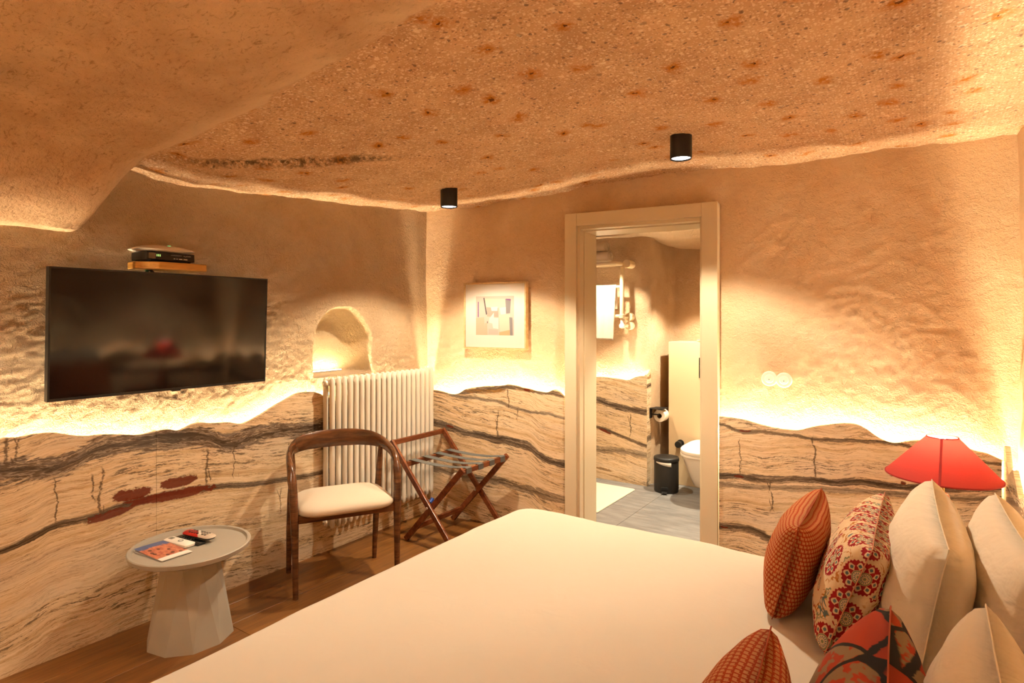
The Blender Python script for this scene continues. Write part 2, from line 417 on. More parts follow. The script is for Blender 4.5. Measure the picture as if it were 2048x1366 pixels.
# ================================================================== FLOOR
floor_base = tag(MB().box((-0.12, -5.2, -0.06), (3.5, 0.52, -0.004)).build('floor', plain('subfloor', (0.08, 0.05, 0.03), 0.8)), 'brown oak plank floor of the cave bedroom', 'floor', kind='structure')
pw = 0.19
plank_mats = [mat_wood('oak_plank_%d' % k, a, b, 0.38, (34.0, 2.2, 34.0)) for k, (a, b) in enumerate([((0.125, 0.046, 0.009), (0.22, 0.088, 0.019)), ((0.145, 0.054, 0.011), (0.24, 0.10, 0.022)), ((0.11, 0.040, 0.008), (0.20, 0.077, 0.016))])]
r = random.Random(3)
for i in range(19):
    x0 = -0.03 + i * pw; x1 = x0 + pw - 0.0016
    ys = [-5.2]; y = -5.2 + r.uniform(0.3, 1.4)
    while y < 0.1: ys.append(y); y += 1.45
    ys.append(0.46)
    for a, b in zip(ys[:-1], ys[1:]):
        MB().box((x0, a, -0.014), (x1, b - 0.0016, 0.0)).build('plank', r.choice(plank_mats), floor_base, bevel=0.0012, segs=1)

# ================================================================== LEFT (TV) WALL
PXL = -0.06                               # plaster face; the stone panels stand at x = -0.02 .. 0
def axis(*segs):
    out = []
    for a, b, st in segs: out.append(np.arange(a, b - 1e-9, st))
    out.append(np.array([segs[-1][1]])); return np.unique(np.round(np.concatenate(out), 5))
Yl = axis((-5.2, -3.4, 0.05), (-3.4, -1.05, 0.012), (-1.05, -0.42, 0.006), (-0.42, 0.12, 0.012))
Zl = axis((0.0, 0.5, 0.1), (0.5, 1.03, 0.012), (1.03, 1.56, 0.006), (1.56, 2.5, 0.014))
YY, ZZ = np.meshgrid(Yl, Zl)
bmp = 0.020 * fbm(YY * 1.1, ZZ * 1.1, 3, 1) + 0.0012 * fbm(YY * 6, ZZ * 6, 8, 2)
ru = 0.35 + 0.65 * sstep(1.7, 1.0, ZZ)
bmp = bmp + ru * 0.0036 * fbm(YY * 42, ZZ * 46, 21, 2, 0.7)
fade = sstep(0.0, 0.08, np.abs(ZZ - 3))
# niche: flat sill, straight cheeks, round head
ny, nz0, nz1, nhw = -0.722, 1.066, 1.262, 0.236
dy = np.abs(YY - ny - 0.02 * fbm(ZZ * 6, YY * 0, 5, 2))
inside_side = nhw - dy
inside_top = nhw - np.hypot(dy, np.maximum(ZZ - nz1, 0)) + 0.012 * fbm(YY * 8, ZZ * 8, 77, 2)
din = np.where(ZZ > nz1, inside_top, inside_side)
q = np.clip(din / 0.105, 0, 1); prof = np.sqrt(np.clip(1 - (1 - q) ** 2.4, 0, 1)) * sstep(0, 0.03, din)
q0 = sstep(nz0 - 0.004, nz0 + 0.004, ZZ)
nic = np.where(din > 0, prof * q0, 0)
XX = PXL + bmp * (1 - 0.8 * nic) - 0.20 * nic
lipd = np.clip(1 - np.abs(din) / 0.04, 0, 1) * sstep(nz0 - 0.02, nz0 + 0.02, ZZ); XX = XX + 0.008 * lipd
wall_left = tag(grid_mesh('wall_left', np.stack([XX, YY, ZZ], -1), PLASTER_ROUGH, flip=False), 'rough plastered cave wall that carries the television', 'wall', kind='structure')

def smooth_top(pts, u):
    p = sorted(pts); x = np.array([a for a, _ in p]); y = np.array([b for _, b in p])
    f = np.interp(u, x, y); k = np.array([1, 2, 3, 2, 1.0]); k /= k.sum()
    return np.convolve(np.pad(f, 2, mode='edge'), k, 'valid')
def panel_row(W, top, cuts, mat, parent, flip=1, thick=0.02, name='marble_panel'):
    """stone panels cut to a wavy skyline. W(u, z, off) -> world point, off > 0 goes into the wall"""
    for a, b in zip(cuts[:-1], cuts[1:]):
        a2, b2 = a + 0.0007, b - 0.0007
        us = np.linspace(a2, b2, max(3, int((b2 - a2) / 0.012))); zs = smooth_top(top, us)
        m = MB(); n = len(us); uvs = []
        for off in (0.0, thick):
            for frac in (0.0, 1.0):
                for uu, zz in zip(us, zs): m.v.append(tuple(W(uu, zz * frac, off))); uvs.append((uu, zz * frac))
        F0, F1, B0, B1 = 0, n, 2 * n, 3 * n
        for i in range(n - 1):
            m.f += [(F0 + i, F0 + i + 1, F1 + i + 1, F1 + i), (B0 + i + 1, B0 + i, B1 + i, B1 + i + 1), (F1 + i, F1 + i + 1, B1 + i + 1, B1 + i), (B0 + i, B0 + i + 1, F0 + i + 1, F0 + i)]
        for i in (0, n - 1): m.f.append((F0 + i, F1 + i, B1 + i, B0 + i))
        m.mi = [0] * len(m.f); m.uv = uvs
        m.build(name, mat, parent)
def led_run(W, top, u0, u1, parent, drop=0.092, off=0.034):
    us = np.linspace(u0, u1, max(3, int((u1 - u0) / 0.05))); zs = smooth_top(top, us) - drop
    m = MB(); n = len(us)
    for uu, zz in zip(us, zs): m.v.append(tuple(W(uu, zz, off - 0.004)))
    for uu, zz in zip(us, zs): m.v.append(tuple(W(uu, zz + 0.002, off + 0.004)))
    for uu, zz in zip(us, zs): m.v.append(tuple(W(uu, zz - 0.003, off)))
    for i in range(n - 1): m.f += [(i, i + 1, n + i + 1, n + i), (i + 1, i, 2 * n + i, 2 * n + i + 1), (n + i, n + i + 1, 2 * n + i + 1, 2 * n + i)]
    m.mi = [0] * len(m.f)
    return m.build('led_strip', LED, parent)
# u on the left wall = y + 3.6
U0L = 3.6
def WL(u, z, off): return (-off, u - U0L, z)
c2 = lambda pts: [(a / 2.926, 740 + b / 2.926) for a, b in pts]
def onL(pts): return [(float(pxx(a, b, 0.0)[1]) + U0L, float(pxx(a, b, 0.0)[2])) for a, b in pts]
topL = onL(c2([(0, 397), (120, 397), (170, 380), (300, 366), (380, 374), (430, 385), (530, 388), (600, 377), (700, 378), (800, 383), (860, 375), (900, 362), (980, 346), (1010, 348), (1050, 362), (1090, 335), (1150, 310), (1200, 306), (1230, 315), (1330, 306), (1380, 312), (1410, 320), (1450, 305), (1530, 262), (1600, 215), (1680, 170), (1740, 135), (1800, 127), (1860, 132), (1900, 155), (1935, 172)]))
uA = topL[0][0]
topL = [(-1.7, 0.78), (-1.2, 0.92), (-0.7, 0.80), (0.0, 0.86), (uA - 0.35, 0.78), (uA - 0.15, 0.75)] + topL + [(2.80, 0.90), (3.0, 0.93), (3.25, 0.90), (3.45, 0.86), (3.60, 0.84)]
v1 = onL(c2([(0, 610), (150, 592), (300, 575), (450, 520), (600, 450), (750, 425), (900, 405), (1050, 395), (1200, 388), (1350, 425), (1450, 390), (1600, 360), (1750, 345), (1930, 325)]))
v2 = onL(c2([(0, 1060), (200, 975), (300, 920), (420, 885), (520, 865), (700, 800), (900, 745), (1100, 710), (1270, 690), (1500, 665), (1700, 635), (1930, 590)]))
ext = lambda v, dz0, dz1: [(0.0, v[0][1] + dz0)] + v + [(3.6, v[-1][1] + dz1)]
mL = lambda cx, cy: onL(c2([(cx, cy)]))[0]
def ell(cx, cy, hx, hy, tilt):
    a = mL(cx - hx, cy + hx * tilt); b = mL(cx + hx, cy - hx * tilt); c = mL(cx, cy); d = mL(cx, cy - hy)
    return (c[0], c[1], (b[0] - a[0]) / 2, d[1] - c[1], (b[1] - a[1]) / (b[0] - a[0]))
def crk(cx, y0, y1, hw): a = mL(cx, y0); b = mL(cx, y1); return (a[0], b[1], a[1], hw)
MARBLE_L = mat_marble('travertine_tv_wall', 3.6, ext(v2, -0.02, 0.02),
    veins=[(ext(v1, 0.03, 0.0), 0.052, 0.95, 0.8), (ext(v2, -0.03, 0.02), 0.014, 0.95, 0.2), ([(a, b + 0.012) for a, b in ext(v2, 0.0, 0.03)], 0.008, 0.5, 0.6)],
    reds=[ell(640, 845, 140, 22, 0.33), ell(1000, 735, 260, 26, 0.18), ell(768, 730, 110, 30, 0.17), ell(1050, 658, 98, 28, 0.2)],
    cracks=[crk(45, 400, 560, 0.007), crk(105, 400, 540, 0.004), crk(330, 640, 880, 0.0035), crk(545, 620, 760, 0.004), crk(590, 580, 840, 0.006), crk(1215, 470, 660, 0.006), crk(1375, 440, 620, 0.003), crk(1690, 430, 610, 0.003), crk(1640, 700, 830, 0.003)], seed=1.3)
seam = mL(915, 600)[0]
panel_row(WL, topL, [-1.6, 0.35, seam, 3.597], MARBLE_L, wall_left)
led_run(WL, topL, -1.6, 3.55, wall_left)

# ================================================================== BACK (DOOR) WALL
OFFB = 0.07
Tb = axis((-0.25, 3.62, 0.013)); Zb = axis((0.0, 0.6, 0.1), (0.6, 2.5, 0.013))
TT, ZB = np.meshgrid(Tb, Zb)
bmp = 0.028 * fbm(TT * 1.1, ZB * 1.1, 33, 2) + 0.002 * fbm(TT * 6, ZB * 6, 38, 2) + 0.0028 * fbm(TT * 40, ZB * 44, 41, 2, 0.7)
DT0, DT1, DZ = 1.10, 2.045, 2.093
dd = np.maximum(np.maximum(DT0 - TT, TT - DT1), ZB - DZ)
bmp = bmp * sstep(0.0, 0.12, dd) - 0.01 * sstep(0.1, 0.0, dd)
OO = OFFB - bmp
Pb = np.stack([BD[0] * TT + BN[0] * OO, BD[1] * TT + BN[1] * OO, ZB], -1)
cT = (TT[:-1, :-1] + TT[1:, 1:]) / 2; cZ = (ZB[:-1, :-1] + ZB[1:, 1:]) / 2
hole = (cT > DT0 + 0.03) & (cT < DT1 - 0.03) & (cZ < DZ - 0.03)
wall_back = tag(grid_mesh('wall_back', Pb, PLASTER, skip=hole), 'plastered cave wall with the bathroom doorway', 'wall', kind='structure')
def WB(u, z, off): return bw(u, z, off)
c3 = lambda pts: [(780 + a / 5.254, 700 + b / 5.254) for a, b in pts]
c7 = lambda pts: [(1400 + a / 3.105, 720 + b / 3.105) for a, b in pts]
c4 = lambda pts: [(540 + a / 3.3317, 720 + b / 3.3317) for a, b in pts]
onB = lambda pts: [pb(a, b, 0.0) for a, b in pts]
topBL = [(-0.02, 0.90)] + onB(c3([(520, 430), (580, 450), (640, 468), (690, 466), (740, 450), (790, 408), (850, 398), (950, 385), (1050, 378), (1170, 378), (1220, 360), (1290, 370), (1340, 380), (1400, 400), (1471, 410)]) + [(1068, 781.5), (1095, 786), (1110, 777), (1123, 788)]) + [(1.12, 0.87)]
bvA = onB(c3([(520, 770), (650, 815), (800, 860), (950, 895), (1100, 935), (1200, 945), (1330, 985), (1471, 1030)]) + c4([(1800, 640), (1950, 690)]))
bvB = onB(c3([(520, 430), (700, 480), (850, 500), (1000, 520), (1150, 550), (1300, 610), (1471, 650)]) + c4([(1850, 360), (1950, 385)]))
bvC = onB(c3([(800, 440), (950, 415), (1100, 410), (1300, 390), (1471, 425)]) + c4([(1850, 215), (1940, 235)]))
bvD = onB(c4([(1150, 740), (1300, 780), (1500, 800), (1650, 850), (1800, 890), (1950, 930)]))
def full(v, lu): return [(0.0, v[0][1] + 0.01)] + [p for p in v if 0.0 < p[0] < lu] + [(lu, v[-1][1])]
oB = lambda cx, cy: pb(*c3([(cx, cy)])[0])
MARBLE_BL = mat_marble('travertine_beside_door', 1.12, full(bvA, 1.12),
    veins=[(full(bvA, 1.12), 0.030, 0.95, 0.45), (full(bvB, 1.12), 0.012, 0.75, 0.9), (full(bvC, 1.12), 0.018, 0.9, 0.3), (full(bvD, 1.12), 0.030, 0.7, 0.35)],
    ochre=[(*oB(1000, 430), 0.17, 0.016, 0.06), (*oB(1420, 425), 0.08, 0.010, -0.05)],
    reds=[(*oB(1440, 425), 0.02, 0.008, 0.0), (*oB(630, 800), 0.03, 0.007, -0.1)],
    cracks=[(oB(1130, 0)[0], oB(1130, 930)[1], oB(1130, 650)[1], 0.005), (oB(1250, 0)[0], oB(1250, 600)[1], oB(1250, 420)[1], 0.005), (oB(1340, 0)[0], oB(1340, 740)[1], oB(1340, 620)[1], 0.003)], seed=5.7, tint=(1.02, 1.0, 0.98))
panel_row(WB, topBL, [0.001, 1.095], MARBLE_BL, wall_back)
led_run(WB, topBL, 0.0, 1.09, wall_back)
topBR = [(2.03, 0.80)] + onB(c7([(112, 350), (200, 360), (280, 372), (350, 395), (450, 420), (560, 437), (620, 438), (700, 415), (800, 402), (860, 396), (930, 392), (990, 405), (1050, 440), (1100, 480), (1170, 512), (1220, 520), (1290, 505), (1360, 500), (1450, 500), (1560, 510), (1640, 540), (1700, 565), (1780, 580), (1830, 600), (1880, 630)])) + [(3.34, 0.775), (3.40, 0.80)]
brA = onB(c7([(112, 720), (250, 715), (400, 740), (560, 735), (700, 740), (850, 760), (1000, 755), (1150, 780), (1400, 790), (1600, 800), (1850, 790)]))
brB = onB(c7([(112, 390), (250, 440), (400, 450), (560, 470), (700, 490), (860, 495), (1000, 500), (1150, 515), (1400, 560), (1900, 650)]))
brC = onB(c7([(112, 1030), (200, 1040), (330, 1060), (450, 1120), (700, 1190), (1100, 1260)]))
brD = onB(c7([(112, 770), (400, 790), (700, 800), (1000, 815), (1500, 850), (1850, 870)]))
def rng(v): return [(0.0, v[0][1])] + [(a - 2.0, b) for a, b in v] + [(1.4, v[-1][1])]
oR = lambda cx, cy: (pb(*c7([(cx, cy)])[0])[0] - 2.0, pb(*c7([(cx, cy)])[0])[1])
MARBLE_BR = mat_marble('travertine_behind_lamp', 1.4, rng(brA),
    veins=[(rng(brA), 0.020, 0.95, 0.5), (rng(brB), 0.010, 0.85, 0.2), (rng(brC), 0.026, 0.85, 0.25), (rng(brD), 0.016, 0.6, 0.9)],
    reds=[(*oR(280, 440), 0.03, 0.006, 0.0), (*oR(240, 722), 0.025, 0.006, 0.0), (*oR(1265, 765), 0.012, 0.008, 0.0), (*oR(150, 1040), 0.02, 0.006, 0)],
    cracks=[(oR(712, 0)[0], oR(712, 730)[1], oR(712, 480)[1], 0.005), (oR(250, 0)[0], oR(250, 700)[1], oR(250, 500)[1], 0.003), (oR(440, 0)[0], oR(440, 930)[1], oR(440, 760)[1], 0.004)], seed=9.1, tint=(1.05, 1.05, 1.06))
def WBR(u, z, off): return bw(u + 2.0, z, off)
tBR = [(a - 2.0, b) for a, b in topBR]
panel_row(WBR, tBR, [0.051, 1.335], MARBLE_BR, wall_back)
led_run(WBR, tBR, 0.055, 1.33, wall_back)

# ================================================================== RIGHT (HEADBOARD) WALL AND THE WALL BEHIND THE CAMERA
XR = 3.32
Yr = axis((-5.2, 0.6, 0.03)); Zr = axis((0, 2.5, 0.03)); YR, ZR = np.meshgrid(Yr, Zr)
XRR = XR + 0.065 - 0.03 * fbm(YR * 1.4, ZR * 1.4, 55, 3) - 0.01 * fbm(YR * 7, ZR * 7, 57, 2)
wall_right = tag(grid_mesh('wall_right', np.stack([XRR, YR, ZR], -1), PLASTER, flip=True), 'plastered cave wall at the head of the bed', 'wall', kind='structure')
def WR(u, z, off): return (XR + off, 0.40 - u, z)
topR = [(0, 0.79), (0.05, 0.835), (0.10, 0.80), (0.2, 0.72), (0.35, 0.78), (0.55, 0.70), (0.8, 0.78), (1.05, 0.88), (1.3, 0.80), (1.6, 0.74), (1.9, 0.83), (2.2, 0.97), (2.45, 1.02), (2.7, 0.93), (3.0, 0.82), (3.4, 0.79), (4.0, 0.80), (5.6, 0.82)]
MARBLE_R = mat_marble('travertine_headboard', 5.6, [(0, 0.4), (1.5, 0.45), (3, 0.5), (5.6, 0.45)], veins=[([(0, 0.62), (1, 0.66), (2.2, 0.80), (3.5, 0.65), (5.6, 0.6)], 0.04, 0.9, 0.6), ([(0, 0.3), (2, 0.36), (4, 0.3), (5.6, 0.3)], 0.02, 0.9, 0.2)], seed=15.0)
panel_row(WR, topR, [0.02, 1.9, 3.7, 5.5], MARBLE_R, wall_right)
led_run(WR, topR, 0.03, 5.5, wall_right)
Xf = axis((-0.3, 3.6, 0.05)); Zf = axis((0, 2.5, 0.05)); XF, ZF = np.meshgrid(Xf, Zf)
wall_front = tag(grid_mesh('wall_front', np.stack([XF, -5.08 + 0.03 * fbm(XF * 1.5, ZF * 1.5, 66, 3), ZF], -1), PLASTER, flip=False), 'plastered cave wall behind the bedside', 'wall', kind='structure')

def WF(u, z, off): return (u, -5.0 - off, z)
topF = [(0, 0.80), (0.5, 0.92), (1.0, 0.78), (1.6, 0.88), (2.2, 0.98), (2.8, 0.82), (3.3, 0.78)]
panel_row(WF, topF, [0.02, 1.65, 3.30], MARBLE_R, wall_front)  # added stone panels, unseen, to carry the strip below
led_run(WF, topF, 0.03, 3.29, wall_front)  # added LED strip behind the camera, extra uplight for the room

# ================================================================== CEILING
Xc = axis((-0.35, 0.7, 0.016), (0.7, 3.6, 0.022)); Yc = axis((-5.2, -3.2, 0.04), (-3.2, 0.75, 0.018))
XC, YC = np.meshgrid(Xc, Yc)
zl = np.interp(Yc, [-5.2, -2.0, -1.5, -1.17, -0.65, 0.02, 0.7], [2.12, 2.13, 2.145, 2.15, 2.175, 2.23, 2.26])
zr = np.interp(Yc, [-5.2, -2.5, -1.2, 0.0, 0.7], [2.38, 2.36, 2.33, 2.31, 2.31])
fr = np.clip(XC / 3.4, 0, 1)
base = zl[:, None] * (1 - sstep(0, 1, fr)) + zr[:, None] * sstep(0, 1, fr)
base = base + 0.035 * np.exp(-((XC - 1.75) ** 2 + (YC - 0.1) ** 2) / 0.2)
tuffw = sstep(-2.10, -2.00, YC + 0.06 * fbm(XC * 3, XC * 0, 4, 3))
drop = sstep(-2.00, -2.22, YC) * (0.27 * sstep(0.42, -0.02, XC) + 0.03)
# the old ledge: a shallow step along the foot of the tuff
led_ = (YC - 1.08 * XC + 2.28) + 0.06 * fbm(XC * 3, YC * 3, 14, 3)
step = 0.030 * sstep(-0.03, 0.03, led_) * sstep(1.25, 0.6, XC) * sstep(-2.0, -1.85, YC)
zc = base - drop - step + 0.05 * fbm(XC * 1.1, YC * 1.1, 91, 3) + tuffw * (0.016 * fbm(XC * 7, YC * 7, 95, 4, 0.6)) + (1 - tuffw) * 0.012 * fbm(XC * 4, YC * 4, 99, 3) - (1 - tuffw) * 0.012
zc_fn = lambda x, y: float(zc[np.argmin(np.abs(Yc - y)), np.argmin(np.abs(Xc - x))])
ceiling = tag(grid_mesh('ceiling', np.stack([XC, YC, zc], -1), mat_ceiling(), flip=True), 'low rock ceiling of speckled tuff and smooth plaster', 'ceiling', kind='structure')

# ================================================================== DOORWAY
door = bpy.data.objects.new('door_1', None); COL.objects.link(door); door.location = bw(1.57, 0, 0.1); bpy.context.view_layer.update()
tag(door, 'cream lacquered open door frame to the bathroom', 'door frame', kind='structure')
def bbox(t0, t1, z0, z1, o0, o1):
    m = MB(); vs = [bw(t, z, o) for z in (z0, z1) for o in (o0, o1) for t in (t0, t1)]
    return m.raw(vs, [(0, 1, 3, 2), (4, 6, 7, 5), (0, 4, 5, 1), (1, 5, 7, 3), (3, 7, 6, 2), (2, 6, 4, 0)])
bbox(1.101, 1.180, 0.0, 2.093, -0.014, 0.075).build('casing', DOORPAINT, door, bevel=0.0015)
bbox(1.957, 2.045, 0.0, 2.093, -0.014, 0.075).build('casing', DOORPAINT, door, bevel=0.0015)
bbox(1.1805, 1.9565, 2.012, 2.0925, -0.013, 0.075).build('casing', DOORPAINT, door, bevel=0.0015)
bbox(1.180, 1.197, 0.0, 2.012, 0.006, 0.075).build('door_stop', DOORPAINT, door, bevel=0.0015)
bbox(1.944, 1.957, 0.0, 2.012, 0.006, 0.075).build('door_stop', DOORPAINT, door, bevel=0.0015)
bbox(1.197, 1.944, 1.992, 2.012, 0.006, 0.075).build('door_stop', DOORPAINT, door, bevel=0.0015)
bbox(1.170, 1.203, 0.0, 1.99, 0.075, 0.30).build('jamb', DOORPAINT, door, bevel=0.001)
bbox(1.944, 1.977, 0.0, 1.99, 0.075, 0.30).build('jamb', DOORPAINT, door, bevel=0.001)
bbox(1.170, 1.977, 1.985, 2.02, 0.075, 0.30).build('jamb', DOORPAINT, door, bevel=0.001)
bbox(1.203, 1.944, -0.005, 0.004, 0.02, 0.30).build('threshold', plain('grey_stone_sill', (0.20, 0.18, 0.16), 0.5), door)

# ================================================================== BATHROOM SHELL
floor_bath = tag(MB().box((0.1, 0.34, -0.05), (2.8, 2.2, -0.004)).build('floor_bathroom', plain('pale_grout', (0.62, 0.54, 0.43), 0.8)), 'grey tiled floor of the bathroom', 'floor', kind='structure')
tt = NT('grey_porcelain', 0.42, 0.4); cc = tt.coord()
tcol = tt.mix(tt.ss(0.3, 0.7, tt.noise(tt.mapv(cc, (3, 12, 1)), 1.6, 5, 0.65)), (0.155, 0.15, 0.145), (0.25, 0.24, 0.23)); tt.color(tcol)
for i, x0 in enumerate((0.07, 0.67, 1.27, 1.87, 2.47)):
    for y0 in (0.338, 0.943, 1.543):
        y1 = {0.338: 0.943, 0.943: 1.543, 1.543: 2.14}[y0]
        MB().box((x0 + 0.0016, y0 + 0.0016, -0.012), (x0 + 0.6 - 0.0016, y1 - 0.0016, 0.0)).build('tile', tt.m, floor_bath, bevel=0.001, segs=1)
path = [(0.15, 0.35), (0.15, 1.62), (0.6, 1.615), (1.02, 1.605), (1.075, 1.62), (1.10, 1.67), (1.10, 2.0), (1.13, 2.06), (1.6, 2.075), (2.70, 2.07), (2.72, 0.4)]
def wall_path(name, path, z0, z1, mat, label, seed, amp=0.02, step=0.025):
    P = []
    for a, b in zip(path[:-1], path[1:]):
        a = np.array(a); b = np.array(b); n = max(2, int(np.linalg.norm(b - a) / step))
        for k in range(n): P.append(a + (b - a) * k / n)
    P.append(np.array(path[-1])); P = np.array(P)
    s = np.concatenate([[0], np.cumsum(np.linalg.norm(np.diff(P, axis=0), axis=1))])
    T = np.gradient(P, axis=0); T /= np.linalg.norm(T, axis=1)[:, None]; Nn = np.stack([T[:, 1], -T[:, 0]], -1)
    Zz = np.arange(z0, z1 + 1e-6, step); S, Z = np.meshgrid(s, Zz)
    d = amp * fbm(S * 2, Z * 2, seed, 4)
    X = P[:, 0][None] + Nn[:, 0][None] * d; Y = P[:, 1][None] + Nn[:, 1][None] * d
    return tag(grid_mesh(name, np.stack([X, Y, Z], -1), mat), label, 'wall', kind='structure')
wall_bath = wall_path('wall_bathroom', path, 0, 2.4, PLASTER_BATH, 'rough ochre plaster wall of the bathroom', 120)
# bathroom side of the door wall
Tq = axis((-0.2, 3.4, 0.05)); Zq = axis((0, 2.4, 0.05)); TQ, ZQ = np.meshgrid(Tq, Zq)
Pq = np.stack([BD[0] * TQ + BN[0] * 0.299, BD[1] * TQ + BN[1] * 0.299, ZQ], -1)
hq = (((TQ[:-1, :-1] + TQ[1:, 1:]) / 2 > 1.18) & ((TQ[:-1, :-1] + TQ[1:, 1:]) / 2 < 1.97) & ((ZQ[:-1, :-1] + ZQ[1:, 1:]) / 2 < 2.0))
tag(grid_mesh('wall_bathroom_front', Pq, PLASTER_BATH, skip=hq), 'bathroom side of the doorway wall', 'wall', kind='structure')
Xb = axis((0.0, 2.9, 0.04)); Yb = axis((0.2, 2.3, 0.04)); XB, YB = np.meshgrid(Xb, Yb); YB2 = 2.3 - (2.3 - YB) * (2.3 - (0.1157 * XB + 0.19)) / 2.1
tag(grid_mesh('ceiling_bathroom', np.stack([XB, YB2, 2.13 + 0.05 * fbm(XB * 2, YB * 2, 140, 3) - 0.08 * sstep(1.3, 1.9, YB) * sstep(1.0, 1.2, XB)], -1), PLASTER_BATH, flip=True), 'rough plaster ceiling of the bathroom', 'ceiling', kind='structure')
# stone panels of the bathroom: along the back, then round the corner of the recess
def WBa(u, z, off): return (u, 1.548 + off, z)
def WBs(u, z, off): return (1.081 - off, 1.548 + u, z)
topBa = [(0.1, 0.90)] + [(float(pyy(a, b, 1.548)[0]), float(pyy(a, b, 1.548)[2])) for a, b in [(1194, 753.5), (1226, 756), (1257, 761), (1273, 753), (1292, 751)]] + [(1.081, 0.935)]
topBs = [(0, 0.935), (0.07, 0.985), (0.2, 0.94), (0.33, 0.93), (0.48, 0.955)]
bpx = lambda cx, cy: pyy(1100 + cx / 3.177, 660 + cy / 3.177, 1.548)
bv = lambda pts: [(0.0, float(bpx(*pts[0])[2]) + 0.03)] + [(float(bpx(*p)[0]), float(bpx(*p)[2])) for p in pts] + [(1.7, float(bpx(*pts[-1])[2]))]
MARBLE_BATH = mat_marble('travertine_bathroom', 1.7, bv([(300, 640), (450, 680), (615, 740)]),
    veins=[(bv([(300, 440), (400, 475), (500, 500), (600, 520)]), 0.030, 0.95, 0.6), (bv([(300, 620), (450, 672), (615, 740)]), 0.016, 0.9, 0.3), (bv([(300, 760), (450, 770), (615, 800)]), 0.03, 0.6, 0.8)],
    reds=[(float(bpx(350, 640)[0]), float(bpx(350, 645)[2]), 0.06, 0.010, -0.3)], ochre=[(float(bpx(340, 885)[0]), float(bpx(340, 885)[2]), 0.10, 0.010, -0.1)],
    cracks=[(float(bpx(512, 600)[0]), float(bpx(512, 670)[2]), float(bpx(512, 540)[2]), 0.006)], seed=21.0, tint=(1.0, 0.99, 0.97))
panel_row(WBa, topBa, [0.17, 1.081], MARBLE_BATH, wall_bath)
MARBLE_BATH2 = mat_marble('travertine_bathroom_return', 1.0, [(0, 0.4), (1, 0.45)], veins=[([(0, 0.40), (0.5, 0.46), (1, 0.5)], 0.03, 0.9, 0.5), ([(0, 0.84), (0.5, 0.88), (1, 0.9)], 0.02, 0.9, 0.3)], ochre=[(0.1, 0.93, 0.1, 0.02, 0.2)], seed=25.0)
panel_row(WBs, topBs, [0.001, 0.48], MARBLE_BATH2, wall_bath)
led_run(WBa, topBa, 0.18, 1.07, wall_bath); led_run(WBs, topBs, 0.02, 0.47, wall_bath)
panel_row(lambda u, z, off: (1.083 + u, 2.03 + off, z), [(0, 0.95), (0.112, 0.96)], [0.0, 0.112], MARBLE_BATH2, wall_bath)

# ================================================================== CEILING SPOTLIGHTS, SOME ADDED
BLACKMETAL = plain('black_powder_coat', (0.012, 0.011, 0.010), 0.45, 0.4, bump=0.05, bscale=300)
DIFFUSER = emit('spot_diffuser', (0.92, 0.90, 0.95), 2.2)
def ceiling_spot(x, y, label, watts, size=math.radians(118), rad=0.05, hgt=0.105, ztop=None, blend=0.3):
    z1 = (zc_fn(x, y) if ztop is None else ztop) + 0.012; z0 = z1 - 0.012 - hgt
    o = thing('ceiling_spotlight', (x, y, z0), label, 'spotlight')
    MB().lathe([(rad * 0.86, z0 + 0.004), (rad * 0.98, z0), (rad, z0 + 0.002), (rad, z1)], (x, y, 0), 32, False, True).build('housing', BLACKMETAL, o, smooth=True)
    MB().lathe([(0.001, z0 + 0.006), (rad * 0.87, z0 + 0.006)], (x, y, 0), 32, True, False).build('diffuser', DIFFUSER, o)
    ld = bpy.data.lights.new('spot_bulb', 'SPOT'); ld.energy = watts; ld.color = SPOTCOL; ld.spot_size = size; ld.spot_blend = blend; ld.shadow_soft_size = 0.03
    lo = bpy.data.objects.new('spot_bulb', ld); COL.objects.link(lo); lo.location = (x, y, z0 - 0.004)
    lo.parent = o; lo.matrix_parent_inverse = o.matrix_world.inverted()
    return o
s1 = pz(898, 384, 2.17); s2 = pz(1362, 320, 2.17)
ceiling_spot(s1[0], s1[1], 'black cylinder ceiling spotlight above the framed picture', SPOT_W)
ceiling_spot(s2[0], s2[1], 'black cylinder ceiling spotlight in front of the doorway', SPOT_W)
# added bedroom spotlights, out of view, to lift the light
ceiling_spot(0.85, -2.75, 'added unseen black ceiling spotlight over the foot of the bed', SPOT_W * 0.42)
ceiling_spot(2.15, -2.75, 'added unseen black ceiling spotlight over the near side of the bed', SPOT_W * 0.06)
ceiling_spot(0.95, -4.5, 'added unseen black ceiling spotlight at the rear of the room above the floor', SPOT_W * 2.2, size=math.radians(104))  # rear pair added as bounce light from behind the camera
ceiling_spot(2.2, -4.5, 'added unseen black ceiling spotlight at the rear of the room near the headboard wall', SPOT_W * 2.2, size=math.radians(104))
ceiling_spot(1.75, 1.38, 'small ceiling spotlight over the toilet', BATH_SPOT_W, ztop=2.06)
ceiling_spot(0.75, 1.15, 'small ceiling spotlight over the bath mat', BATH_SPOT_W * 0.45, ztop=2.12)

